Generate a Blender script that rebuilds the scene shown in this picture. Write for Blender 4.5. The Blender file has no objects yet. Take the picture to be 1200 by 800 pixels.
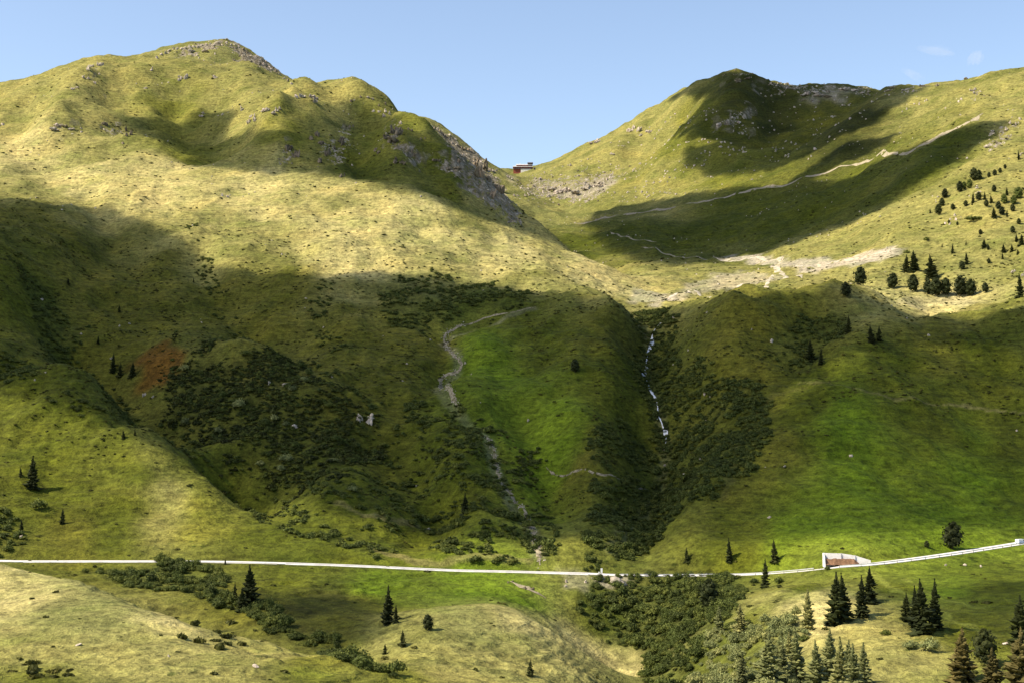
import bpy, bmesh, math, random
import numpy as np
from mathutils import Vector, Matrix

# ------------------------------------------------------------------ camera, sky, sun, exposure
SC = bpy.context.scene
COL = SC.collection
F = 1650.0                      # focal length in pixels of a 1200 x 800 frame
PITCH = math.atan(120 / F)      # eye level sits at row 520
cam = bpy.data.cameras.new('camera')
cam.sensor_width = 36.0
cam.lens = F / 1200 * 36.0
cam.clip_start = 1.0
cam.clip_end = 60000
camo = bpy.data.objects.new('camera', cam)
COL.objects.link(camo)
camo.location = (0, 0, 0)
camo.rotation_euler = (math.pi / 2 + PITCH, 0, 0)
SC.camera = camo

SUN_EL = math.radians(45)
SUN_AZ = math.radians(-106)      # measured from +Y towards +X: the sun stands to the left, a little behind the camera
SDIR = np.array([math.sin(SUN_AZ) * math.cos(SUN_EL), math.cos(SUN_AZ) * math.cos(SUN_EL), math.sin(SUN_EL)])
world = bpy.data.worlds.new('World')
SC.world = world
world.use_nodes = True
wn = world.node_tree.nodes
sky = wn.new('ShaderNodeTexSky')
sky.sky_type = 'NISHITA'
sky.sun_disc = False
sky.sun_elevation = SUN_EL
sky.sun_rotation = SUN_AZ
sky.altitude = 1900
sky.air_density = 1.0
sky.dust_density = 4.0
sky.ozone_density = 1.0
bg = wn['Background']
bg.inputs['Strength'].default_value = 0.15
world.node_tree.links.new(sky.outputs['Color'], bg.inputs['Color'])

sun = bpy.data.lights.new('sun', 'SUN')
sun.energy = 5.0
sun.angle = math.radians(0.5)
sun.color = (1.0, 0.93, 0.80)
suno = bpy.data.objects.new('sun', sun)
COL.objects.link(suno)
suno.rotation_euler = Vector(SDIR).to_track_quat('Z', 'Y').to_euler()
suno.location = Vector(SDIR) * 3000

SC.view_settings.view_transform = 'Standard'
SC.view_settings.look = 'None'
SC.view_settings.exposure = 0.8
SC.view_settings.gamma = 1.0
SC.view_settings.use_white_balance = True
SC.view_settings.white_balance_temperature = 7200
SC.cycles.max_bounces = 5
SC.cycles.diffuse_bounces = 2
SC.cycles.glossy_bounces = 2
SC.cycles.transparent_max_bounces = 24
SC.cycles.volume_bounces = 0
SC.cycles.use_denoising = True

random.seed(7)
RNG = np.random.default_rng(7)

# ------------------------------------------------------------------ helpers
def tag(o, label=None, cat=None, group=None, kind=None):
    if label: o['label'] = label
    if cat: o['category'] = cat
    if group: o['group'] = group
    if kind: o['kind'] = kind
    return o

def empty(name, loc=(0, 0, 0), rz=0.0, s=1.0):
    o = bpy.data.objects.new(name, None)
    COL.objects.link(o)
    o.location = loc
    o.rotation_euler = (0, 0, rz)
    o.scale = (s, s, s) if not isinstance(s, tuple) else s
    return o

def np_mesh(name, V, faces, mats=None, smooth=True):
    """V (n,3) array, faces: (m,k) int array or a list of such arrays."""
    me = bpy.data.meshes.new(name)
    if isinstance(faces, np.ndarray):
        faces = [faces]
    V = np.asarray(V, dtype=np.float32)
    me.vertices.add(len(V))
    me.vertices.foreach_set('co', V.ravel())
    nl = sum(f.size for f in faces)
    nf = sum(len(f) for f in faces)
    me.loops.add(nl)
    me.loops.foreach_set('vertex_index', np.concatenate([f.ravel() for f in faces]).astype(np.int32))
    me.polygons.add(nf)
    tot = np.concatenate([np.full(len(f), f.shape[1]) for f in faces])
    start = np.concatenate([[0], np.cumsum(tot)[:-1]])
    me.polygons.foreach_set('loop_start', start.astype(np.int32))
    me.polygons.foreach_set('use_smooth', np.full(nf, smooth, dtype=bool))
    me.update(calc_edges=True)
    me.validate()
    if mats is not None:
        for m in (mats if isinstance(mats, (list, tuple)) else [mats]):
            me.materials.append(m)
    return me

def link(name, me, parent=None, loc=None):
    o = bpy.data.objects.new(name, me)
    COL.objects.link(o)
    if parent is not None: o.parent = parent
    if loc is not None: o.location = loc
    return o

def bm_obj(name, bm, mat, parent=None, smooth=False):
    me = bpy.data.meshes.new(name)
    bm.normal_update()
    bm.to_mesh(me)
    bm.free()
    if smooth:
        me.polygons.foreach_set('use_smooth', [True] * len(me.polygons))
    me.materials.append(mat)
    return link(name, me, parent)

def add_box(bm, x0, x1, y0, y1, z0, z1):
    vs = [bm.verts.new(p) for p in ((x0,y0,z0),(x1,y0,z0),(x1,y1,z0),(x0,y1,z0),(x0,y0,z1),(x1,y0,z1),(x1,y1,z1),(x0,y1,z1))]
    for f in ((3,2,1,0),(4,5,6,7),(0,1,5,4),(1,2,6,5),(2,3,7,6),(3,0,4,7)):
        bm.faces.new([vs[i] for i in f])

def box_obj(name, dims, mat, parent=None, bevel=0.0):
    bm = bmesh.new()
    add_box(bm, *dims)
    if bevel:
        bmesh.ops.bevel(bm, geom=bm.edges[:], offset=bevel, segments=1, affect='EDGES')
    return bm_obj(name, bm, mat, parent)

# gradient noise on a hashed lattice
_P = RNG.permutation(256)
_P = np.concatenate([_P, _P])
_A = RNG.uniform(0, 2 * np.pi, 256)
_GX, _GY = np.cos(_A), np.sin(_A)
def pnoise(x, y):
    xi = np.floor(x).astype(np.int64); yi = np.floor(y).astype(np.int64)
    fx = x - xi; fy = y - yi
    def g(ix, iy, dx, dy):
        h = _P[(_P[ix & 255] + iy) & 255]
        return _GX[h] * dx + _GY[h] * dy
    u = fx * fx * fx * (fx * (fx * 6 - 15) + 10)
    v = fy * fy * fy * (fy * (fy * 6 - 15) + 10)
    a = g(xi, yi, fx, fy); b = g(xi + 1, yi, fx - 1, fy)
    c = g(xi, yi + 1, fx, fy - 1); d = g(xi + 1, yi + 1, fx - 1, fy - 1)
    return (a + u * (b - a) + v * ((c + u * (d - c)) - (a + u * (b - a)))) * 1.5

def fbm(x, y, octs=4, gain=0.5):
    s = 0; a = 1.0
    for k in range(octs):
        s = s + a * pnoise(x * 2 ** k + 17.3 * k, y * 2 ** k - 9.1 * k)
        a *= gain
    return s

def smooth(a, b, x):
    t = np.clip((x - a) / (b - a), 0, 1)
    return t * t * (3 - 2 * t)

# ------------------------------------------------------------------ rays
# A point of the land is handled by its bearing u = x / y and its distance y; a sight line has constant u and constant z / y.
SP, CP = math.sin(PITCH), math.cos(PITCH)
def ray(px, py):
    a = (np.asarray(px, float) - 600) / F
    b = -(np.asarray(py, float) - 400) / F
    yy = CP - b * SP
    return a / yy, (SP + b * CP) / yy

def at(px, py, Y):
    u, t = ray(px, py)
    return np.array([u * Y, Y, t * Y])

# ------------------------------------------------------------------ terrain: surveyed control heights
CT = {
 0: [(800,300),(740,360),(700,410),(662,450),(668,490),(656,540),(620,570),(560,620),(500,680),(450,735),(400,790),(340,860),(295,920),(262,1020),(240,1120),(200,1290),(150,1500),(115,1650),(97,1760),(112,1950),(150,2600),(230,4800)],
 100: [(800,300),(740,355),(700,400),(683,430),(696,465),(674,520),(659,545),(620,580),(560,635),(500,690),(460,730),(442,752),(449,805),(420,850),(380,900),(320,980),(260,1110),(240,1160),(200,1280),(150,1450),(110,1590),(73,1730),(85,1900),(130,2600),(230,4800)],
 200: [(800,300),(745,350),(716,390),(730,430),(700,480),(672,530),(658,548),(620,585),(580,625),(540,660),(500,695),(509,738),(470,775),(430,822),(405,850),(385,905),(320,1020),(250,1160),(200,1300),(150,1450),(110,1580),(69,1750),(75,1900),(56,2150),(75,2350),(230,4800)],
 240: [(50,2150),(72,1745),(80,1890)],
 270: [(47,2150),(75,1740),(82,1890),(70,2300)],
 330: [(86,2160),(94,1720)],
 350: [(99,1680),(104,2150)],
 372: [(98,1650),(120,2100)],
 418: [(90,1615),(106,1700),(128,1900)],
 435: [(102,1590),(125,1720)],
 470: [(134,1500),(160,1640)],
 525: [(182,1400),(212,1530),(205,1900),(152,2480),(175,2720)],
 575: [(214,1350),(245,1500),(195,2520)],
 302: [(800,300),(760,345),(738,370),(762,410),(722,450),(690,500),(659,550),(630,580),(600,610),(577,640),(586,678),(540,708),(500,735),(460,780),(415,840),(385,905),(325,1000),(250,1150),(200,1280),(150,1420),(110,1560),(86,1720),(92,1850),(66,2150),(85,2350),(230,4800)],
 400: [(800,315),(768,345),(790,380),(742,430),(702,490),(680,520),(662,553),(630,585),(600,615),(560,660),(500,740),(450,800),(400,870),(350,950),(322,1000),(250,1150),(200,1260),(150,1370),(112,1510),(93,1620),(118,1800),(140,2200),(230,4800)],
 450: [(112,1550),(150,1440),(200,1270)],
 500: [(800,330),(770,375),(740,410),(715,440),(714,475),(692,515),(666,555),(640,580),(600,625),(550,680),(500,740),(450,800),(400,870),(350,950),(325,1000),(250,1150),(200,1260),(172,1340),(160,1420),(200,1560),(200,1800),(140,2450),(165,2700),(230,4800)],
 550: [(196,1390),(232,1240),(232,1520),(215,1900),(171,2500),(190,2750)],
 600: [(800,345),(760,395),(722,432),(708,455),(704,490),(687,530),(668,556),(640,580),(600,625),(550,685),(500,745),(450,805),(400,865),(365,925),(330,1000),(290,1110),(255,1250),(238,1330),(275,1500),(248,1900),(226,2200),(207,2550),(198,2720),(210,3000),(240,4800)],
 650: [(276,1270),(300,1420),(272,1700),(245,2000),(215,2350),(189,2620),(200,2900)],
 700: [(800,350),(760,390),(733,420),(742,470),(702,520),(670,556),(640,580),(600,610),(570,645),(540,680),(500,727),(450,785),(400,857),(362,932),(346,985),(325,1090),(309,1160),(325,1300),(300,1480),(272,1700),(250,1950),(220,2200),(190,2450),(165,2650),(185,2950),(240,4800)],
 760: [(800,345),(772,395),(735,452),(705,510),(673,556),(645,590),(605,632),(565,685),(522,742),(470,810),(420,874),(390,915),(368,950),(355,985),(342,1080),(326,1190),(310,1320),(280,1560),(250,1850),(200,2250),(160,2500),(131,2600),(150,2900)],
 800: [(800,335),(760,380),(722,430),(692,490),(673,550),(640,568),(600,606),(560,652),(520,712),(470,772),(420,835),(380,890),(362,920),(354,950),(350,1010),(336,1130),(316,1300),(300,1450),(270,1620),(230,1900),(180,2200),(140,2400),(108,2520),(130,2800),(230,4800)],
 845: [(600,588),(560,626),(520,668),(470,722),(420,782),(375,845)],
 725: [(600,612),(560,655),(520,705),(470,765),(420,835),(380,892)],
 560: [(600,612),(550,662),(500,722),(450,780),(400,850)],
 530: [(450,822),(400,885)],
 640: [(600,640),(560,690)],
 830: [(97,2510)],
 882: [(92,2480)],
 860: [(82,2500),(100,2400),(120,2750)],
 900: [(800,325),(760,365),(720,415),(690,470),(671,535),(640,555),(600,590),(560,625),(500,680),(450,735),(400,790),(360,850),(343,900),(347,960),(335,1080),(312,1250),(300,1350),(270,1500),(230,1700),(180,1950),(130,2250),(97,2450),(115,2750),(230,4800)],
 1000: [(800,320),(760,355),(720,405),(690,455),(661,515),(640,535),(600,575),(550,620),(500,665),(450,720),(410,770),(370,830),(333,890),(346,930),(330,1020),(300,1180),(270,1300),(230,1480),(180,1750),(140,2000),(120,2200),(101,2400),(120,2700),(230,4800)],
 1100: [(800,318),(760,350),(720,400),(690,450),(650,530),(635,550),(600,590),(550,635),(500,680),(450,730),(400,785),(367,840),(373,875),(352,930),(330,990),(290,1090),(250,1200),(200,1380),(150,1600),(120,1780),(97,2000),(110,2300),(230,4800)],
 1200: [(800,315),(760,345),(720,395),(680,460),(634,560),(600,595),(550,640),(500,685),(450,730),(400,775),(350,825),(356,862),(340,905),(320,955),(280,1050),(240,1150),(200,1270),(150,1450),(110,1600),(84,1750),(92,2000),(230,4800)],
}
CT[-220] = [(y + 4, d * 1.0) for y, d in CT[0]]
CT[-520] = [(y + 6, d * 1.02) for y, d in CT[0]]
CT[1420] = [(y - 4, d * 0.98) for y, d in CT[1200]]
CT[1750] = [(y - 6, d * 0.97) for y, d in CT[1200]]
ctl = []
for px, rows in CT.items():
    for py, Y in rows:
        u, t = ray(px, py)
        ctl.append((u, math.log(Y), t))
for px in range(-520, 1800, 290):
    for Y, z in ((28, -9.0), (60, -17.0), (110, -26.0), (190, -38.0)):
        ctl.append((ray(px, 520)[0], math.log(Y), (z + 3 * math.sin(px / 170.0)) / Y))
ctl = np.array(ctl)
KV = 0.62
def tps_k(r2):
    return 0.5 * r2 * np.log(r2 + 1e-9)
C2 = np.stack([ctl[:, 0], ctl[:, 1] * KV], 1)
n = len(C2)
D2 = ((C2[:, None, :] - C2[None, :, :]) ** 2).sum(-1)
A = np.zeros((n + 3, n + 3))
A[:n, :n] = tps_k(D2) + np.eye(n) * 2e-5
A[:n, n] = 1; A[:n, n + 1:] = C2
A[n, :n] = 1; A[n + 1:, :n] = C2.T
W = np.linalg.solve(A, np.concatenate([ctl[:, 2], [0, 0, 0]]))

NU = 820
UG = np.linspace(-0.56, 0.56, NU)
YG = np.concatenate([np.exp(np.linspace(math.log(30), math.log(285), 60, endpoint=False)),
                     np.exp(np.linspace(math.log(285), math.log(2800), 840, endpoint=False)),
                     np.exp(np.linspace(math.log(2800), math.log(4800), 30))])
VG = np.log(YG)
NV = len(YG)
def tps_eval(u, v):
    q = np.stack([u, v * KV], 1).astype(np.float32)
    out = np.empty(len(q), np.float32)
    c = C2.astype(np.float32); w = W[:n].astype(np.float32)
    for s in range(0, len(q), 20000):
        e = min(len(q), s + 20000)
        r2 = (q[s:e, 0:1] - c[None, :, 0]) ** 2 + (q[s:e, 1:2] - c[None, :, 1]) ** 2
        out[s:e] = (0.5 * r2 * np.log(r2 + 1e-9)) @ w
    return out + W[n] + q @ W[n + 1:]
# evaluate on a coarser lattice, then refine with cubic interpolation along both axes
nuc, nvc = 274, 330
uc = np.linspace(UG[0], UG[-1], nuc); vc = np.linspace(VG[0], VG[-1], nvc)
Tc = tps_eval(np.tile(uc, nvc), np.repeat(vc, nuc)).reshape(nvc, nuc).astype(float)
def cubic_rows(M, xs):
    i = np.clip(np.floor(xs).astype(int), 0, M.shape[0] - 2); f = (xs - i)[:, None]
    a = M[np.clip(i - 1, 0, None)]; b = M[i]; c = M[i + 1]; d = M[np.clip(i + 2, None, M.shape[0] - 1)]
    return b + 0.5 * f * (c - a + f * (2 * a - 5 * b + 4 * c - d + f * (3 * (b - c) + d - a)))
T = cubic_rows(Tc, (VG - vc[0]) / (vc[1] - vc[0]))
T = cubic_rows(T.T, (UG - uc[0]) / (uc[1] - uc[0])).T          # (NV, NU)
YY = np.repeat(YG[:, None], NU, 1)
XX = YY * UG[None, :]
Z = T * YY

def hit(px, py, ymin=100.0):
    """first point of the land along the sight line of a pixel"""
    u, t = ray(px, py)
    i = int(np.clip((u - UG[0]) / (UG[1] - UG[0]), 0, NU - 2)); f = (u - UG[i]) / (UG[1] - UG[0])
    col = (Z[:, i] * (1 - f) + Z[:, i + 1] * f) / YG
    k0 = np.searchsorted(YG, ymin)
    w = np.nonzero(col[k0:] >= t)[0]
    if len(w) == 0:
        k = k0 + int(np.argmax(col[k0:]))
        Y = YG[k]
    else:
        k = k0 + w[0]
        if k == k0: Y = YG[k]
        else:
            a, b = col[k - 1], col[k]
            Y = YG[k - 1] + (YG[k] - YG[k - 1]) * (t - a) / max(1e-9, b - a)
    return np.array([u * Y, Y, ground(u * Y, Y)])

def ground(x, y):
    x = np.asarray(x, float); y = np.asarray(y, float)
    iu = np.clip((x / y - UG[0]) / (UG[1] - UG[0]), 0, NU - 1.001)
    k = np.clip(np.searchsorted(YG, y) - 1, 0, NV - 2)
    fv = np.clip((y - YG[k]) / (YG[k + 1] - YG[k]), 0, 1)
    i = iu.astype(int); fu = iu - i
    return (Z[k, i] * (1 - fu) + Z[k, i + 1] * fu) * (1 - fv) + (Z[k + 1, i] * (1 - fu) + Z[k + 1, i + 1] * fu) * fv

def hits(pts):
    return np.array([hit(*p) for p in pts])

def spline(P, step):
    """Catmull-Rom through P, resampled at about step metres"""
    P = np.asarray(P, float)
    Q = np.concatenate([[2 * P[0] - P[1]], P, [2 * P[-1] - P[-2]]])
    out = []
    for i in range(1, len(Q) - 2):
        a, b, c, d = Q[i - 1], Q[i], Q[i + 1], Q[i + 2]
        m = max(2, int(np.linalg.norm(c - b) / step))
        for f in np.linspace(0, 1, m, endpoint=False):
            out.append(b + 0.5 * f * (c - a + f * (2 * a - 5 * b + 4 * c - d + f * (3 * (b - c) + d - a))))
    out.append(P[-1])
    return np.array(out)

def line_dist(L, reach):
    """distance in plan from every grid point within reach to the polyline, and the index of its nearest node"""
    m = (XX > L[:, 0].min() - reach) & (XX < L[:, 0].max() + reach) & (YY > L[:, 1].min() - reach) & (YY < L[:, 1].max() + reach)
    idx = np.nonzero(m)
    x, y = XX[idx], YY[idx]
    best = np.full(len(x), 1e9); near = np.zeros(len(x))
    for j in range(len(L) - 1):
        a = L[j, :2]; d = L[j + 1, :2] - a; l2 = d @ d + 1e-9
        s = np.clip(((x - a[0]) * d[0] + (y - a[1]) * d[1]) / l2, 0, 1)
        dd = np.hypot(x - a[0] - s * d[0], y - a[1] - s * d[1])
        c = dd < best
        best[c] = dd[c]; near[c] = j + s[c]
    return idx, best, near

# gullies and spurs: (pixels along the line, half width in m, depth in m)
GULLIES = [
 ([(745,385),(760,400),(757,430),(768,470),(780,515),(770,560),(735,610),(715,645)], 18, 9),
 ([(720,690),(745,730),(770,770),(790,810)], 26, 14),
 ([(625,362),(560,378),(520,392),(538,425),(512,450),(530,470),(570,510),(585,560),(620,615),(632,650)], 9, 3.0),
 ([(20,300),(50,350),(70,390),(110,430),(160,470),(215,510),(270,560),(340,605),(420,640)], 18, 11),
 ([(225,265),(240,310),(270,370),(330,410),(400,460),(440,480)], 14, 6.0),
 ([(110,690),(200,712),(270,735),(340,760),(400,785)], 14, 2.5),
 ([(380,330),(375,370),(400,410)], 14, 3),
 ([(930,352),(940,390),(925,420),(900,435)], 22, 8),
 ([(150,240),(120,290),(90,330)], 18, 4),
 ([(195,80),(205,120),(235,150),(250,200)], 36, 20),
 ([(275,88),(262,120),(250,150)], 34, 12),
 ([(352,104),(346,124),(315,148),(285,166)], 22, -13),
 ([(112,74),(100,92),(72,140),(50,170)], 26, -11),
 ([(412,94),(420,112),(440,130),(470,150),(520,180)], 16, -8),
 ([(300,80),(290,100),(296,120)], 24, -8),
 ([(160,75),(175,100),(190,120)], 24, -9),
 ([(40,110),(30,140),(20,170)], 30, 9),
 ([(430,150),(425,185),(430,215)], 18, 8),
 ([(500,180),(505,205),(515,235)], 16, 7),
 ([(760,135),(730,170),(700,200)], 40, -12),
 ([(820,110),(790,150),(740,190)], 36, 12),
 ([(900,105),(905,140),(880,175)], 34, 14),
 ([(1010,108),(985,140),(950,165)], 34, 12),
 ([(1160,100),(1090,150),(1000,205)], 30, -6),
 ([(1180,150),(1120,190),(1050,240)], 26, 6),
 ([(350,105),(330,150),(310,200)], 40, -8),
 ([(430,110),(400,150),(385,200)], 40, 10),
 ([(470,140),(460,180),(450,215)], 26, -9),
 ([(520,175),(525,210),(540,240)], 26, -9),
 ([(90,90),(60,130),(40,180)], 60, -9),
 ([(130,85),(150,120),(170,160)], 45, 9),
 ([(870,90),(850,130),(800,180),(760,220)], 70, -22),
 ([(960,110),(930,160),(860,210)], 60, 14),
 ([(1040,110),(1000,150),(930,195)], 60, -10),
 ([(1130,95),(1060,150),(960,210),(850,255)], 60, 8),
 ([(1190,110),(1110,180),(1040,235)], 50, -6),
 ([(640,215),(660,235),(690,250)], 40, 10),
 ([(690,395),(720,430),(735,470)], 20, -4),
 ([(660,350),(720,372),(750,385)], 14, -4),
 ([(530,560),(500,620),(510,650)], 12, 3),
 ([(330,340),(345,390),(380,430)], 12, 4),
 ([(100,200),(110,235),(130,280),(150,330)], 16, 5),
 ([(30,160),(60,200),(75,235)], 22, 6),
 ([(300,235),(330,280),(350,320)], 16, 3.5),
 ([(480,250),(520,290),(560,320)], 16, 3),
 ([(830,440),(850,500),(840,560)], 16, 4),
 ([(1060,375),(1010,400),(960,440)], 16, -4),
 ([(600,470),(620,520),(650,580),(680,640)], 10, 3),
 ([(420,500),(460,560),(500,610)], 12, 4),
 ([(868,346),(838,392),(806,440),(800,490)], 30, -9),
 ([(1005,336),(960,352),(905,372),(870,400)], 24, -6),
 ([(700,352),(730,395),(742,440),(752,490)], 18, -6),
 ([(220,440),(290,425),(370,460),(430,500)], 34, -9),
 ([(440,485),(490,550),(525,630)], 13, 6),
 ([(610,400),(640,460),(670,520),(700,580)], 22, -5),
 ([(20,420),(110,480),(200,540),(280,600)], 30, -5),
 ([(170,270),(150,330),(140,380)], 18, 5),
 ([(290,330),(300,370),(320,400)], 16, 5),
 ([(450,330),(440,370),(455,430)], 16, 4),
 ([(840,560),(860,600),(850,640)], 14, 4),
 ([(650,545),(700,552),(755,572)], 4, -1.0),
]
gl = [(spline(hits(p), 12), w, d) for p, w, d in GULLIES]
for L, w, d in gl:
    idx, dist, near = line_dist(L, w * 3)
    e = np.minimum(near, len(L) - 1 - near) / max(1.0, 0.22 * len(L))
    Z[idx] -= 1.25 * d * np.exp(-(dist / w) ** 2) * smooth(0, 1, e) * (1 + 0.3 * pnoise(XX[idx] / 30, YY[idx] / 30))

Z_SMOOTH = Z.copy()
# relief at every scale; the steep mountains are rougher than the meadows
rough = 0.22 + 0.78 * smooth(800, 1500, YY)
rough *= 1 - 0.45 * smooth(620, 520, YY) * smooth(-0.05, -0.2, XX / YY)
rough = np.where(YY < 260, rough * 0.5, rough)
mtn = smooth(1000, 1500, YY)
ridg = 1 - 2 * np.abs(fbm(XX / 150 + 5, YY / 230, 4))
Z += rough * (5.0 * fbm(XX / 130, YY / 130, 3) + 2.6 * (0.5 - np.abs(fbm(XX / 55 + 5, YY / 70, 3))) + 0.9 * fbm(XX / 17, YY / 17, 3))
Z += mtn * (5.0 * ridg + 3.0 * fbm(XX / 42, YY / 60, 3))
low = 1 - mtn
hum = fbm(XX / 36 + 9, YY / 36, 3)
Z += low * smooth(540, 640, YY) * (4.2 * fbm(XX / 55 + 9, YY / 60, 3) + 1.6 * hum + 3.4 * (0.4 - np.abs(fbm(XX / 32 + 60, YY / 60, 3))))
Z += (0.5 * fbm(XX / 7.0, YY / 7.0, 3)) * (0.5 + smooth(-0.3, 0.4, pnoise(XX / 60 + 3, YY / 60)))
# the surveyed heights stay where they were measured: take the broad part of the relief out at the control points
def grid_at(M, u, v):
    iu = np.clip((u - UG[0]) / (UG[1] - UG[0]), 0, NU - 1.001); k = np.clip(np.searchsorted(VG, v) - 1, 0, NV - 2)
    return M[k, iu.astype(int)]
res = grid_at((Z - Z_SMOOTH) / YY, ctl[:, 0], ctl[:, 1])
W = np.linalg.solve(A + np.diag([4e-4] * n + [0] * 3), np.concatenate([res, [0, 0, 0]]))
Rc = tps_eval(np.tile(uc, nvc), np.repeat(vc, nuc)).reshape(nvc, nuc).astype(float)
R1 = cubic_rows(Rc, (VG - vc[0]) / (vc[1] - vc[0]))
Z -= cubic_rows(R1.T, (UG - uc[0]) / (uc[1] - uc[0])).T * YY
# sheep-track terraces: level steps following the contours
def steps(z, h):
    q = z / h; f = q - np.floor(q)
    return h * (np.floor(q) + smooth(0.15, 0.85, f)) - z
tm = smooth(-0.25, 0.35, fbm(XX / 90 + 40, YY / 90, 2))
Z += 0.75 * tm * steps(Z + 1.2 * fbm(XX / 22, YY / 22, 2), 1.9) * smooth(250, 330, YY) * (YY < 1600)

# ------------------------------------------------------------------ the road bench
ROADPX = [(-260,653,545),(-100,655,543),(0,656.5,542),(30,657,543),(130,657,546),(260,657.5,549),(400,661.5,552),(520,667,555),(600,669,556),(690,671.5,555),(720,673,553),(800,673.5,549),(880,672.5,538),(940,668.5,524),(985,663.5,515),(1030,659.5,516),(1100,650.5,530),(1160,641.5,548),(1200,635,560),(1270,622,585),(1400,600,640)]
ROAD = spline(np.array([at(*p) for p in ROADPX]), 3.0)
idx, dist, near = line_dist(ROAD, 26)
j = near.astype(int); jf = near - j
rz = ROAD[j, 2] * (1 - jf) + ROAD[np.minimum(j + 1, len(ROAD) - 1), 2] * jf
# keep the land on the near side of the road below the line of sight, the far side rises freely
k = smooth(13, 4.2, dist)
Z[idx] = Z[idx] * (1 - k) + (rz - 0.12) * k
near_side = (YY[idx] < np.interp(XX[idx], ROAD[:, 0], ROAD[:, 1])) & (dist < 26)
lim = rz - 0.12 - 0.16 * np.clip(dist - 4.2, 0, None)
zz = Z[idx]; zz = np.where(near_side, np.minimum(zz, lim + 4 * smooth(16, 26, dist)), zz); Z[idx] = zz
# a level bay cut into the slope beside the road
jb = int(np.argmin(np.abs(ROAD[:, 0] / ROAD[:, 1] - ray(996, 660)[0])))
BAYC = ROAD[jb].copy(); BAYT = ROAD[jb + 2] - ROAD[jb - 2]; BAYT[2] = 0; BAYT /= np.linalg.norm(BAYT); BAYN = np.array([-BAYT[1], BAYT[0], 0])
ba = (XX - BAYC[0]) * BAYT[0] + (YY - BAYC[1]) * BAYT[1]; bb = (XX - BAYC[0]) * BAYN[0] + (YY - BAYC[1]) * BAYN[1]
inb = (ba > -8.6) & (ba < 9) & (bb > 0) & (bb < 9.6)
Z[inb] = np.minimum(Z[inb], BAYC[2] - 0.1)
T = Z / YY

# ------------------------------------------------------------------ regions drawn on the land
def outline(pts, step=14.0):
    out = []
    m = len(pts)
    for i in range(m):
        a, b = np.array(pts[i], float), np.array(pts[(i + 1) % m], float)
        k = max(1, int(np.hypot(*(b - a)) / step))
        for f in range(k):
            out.append(a + (b - a) * f / k)
    return np.array(out)

def inside(poly, x, y):
    r = np.zeros(len(x), bool)
    px, py = poly[:, 0], poly[:, 1]
    j = len(poly) - 1
    for i in range(len(poly)):
        c = ((py[i] > y) != (py[j] > y)) & (x < (px[j] - px[i]) * (y - py[i]) / (py[j] - py[i] + 1e-12) + px[i])
        r ^= c
        j = i
    return r

UU = XX / YY; VV = np.log(YY)
WU = 0.0022 * fbm(XX / 25, YY / 25, 3); WV = 0.012 * fbm(XX / 25 + 70, YY / 25, 3)
def region(pts, warp=1.0, ymin=100.0):
    """mask over the grid of an outline given in pixels, laid on the land"""
    H = np.array([hit(p[0], p[1], ymin) for p in outline(pts)])
    P = np.stack([H[:, 0] / H[:, 1], np.log(H[:, 1])], 1)
    m = (UU > P[:, 0].min() - .01) & (UU < P[:, 0].max() + .01) & (VV > P[:, 1].min() - .05) & (VV < P[:, 1].max() + .05)
    out = np.zeros(UU.shape, bool)
    ii = np.nonzero(m)
    out[ii] = inside(P, UU[ii] + warp * WU[ii], VV[ii] + warp * WV[ii])
    return out

def blur(M, k=2):
    M = M.astype(np.float32)
    for _ in range(k):
        M = (np.roll(M, 1, 0) + np.roll(M, -1, 0) + M * 2) / 4
        M = (np.roll(M, 1, 1) + np.roll(M, -1, 1) + M * 2) / 4
    return M

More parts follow.
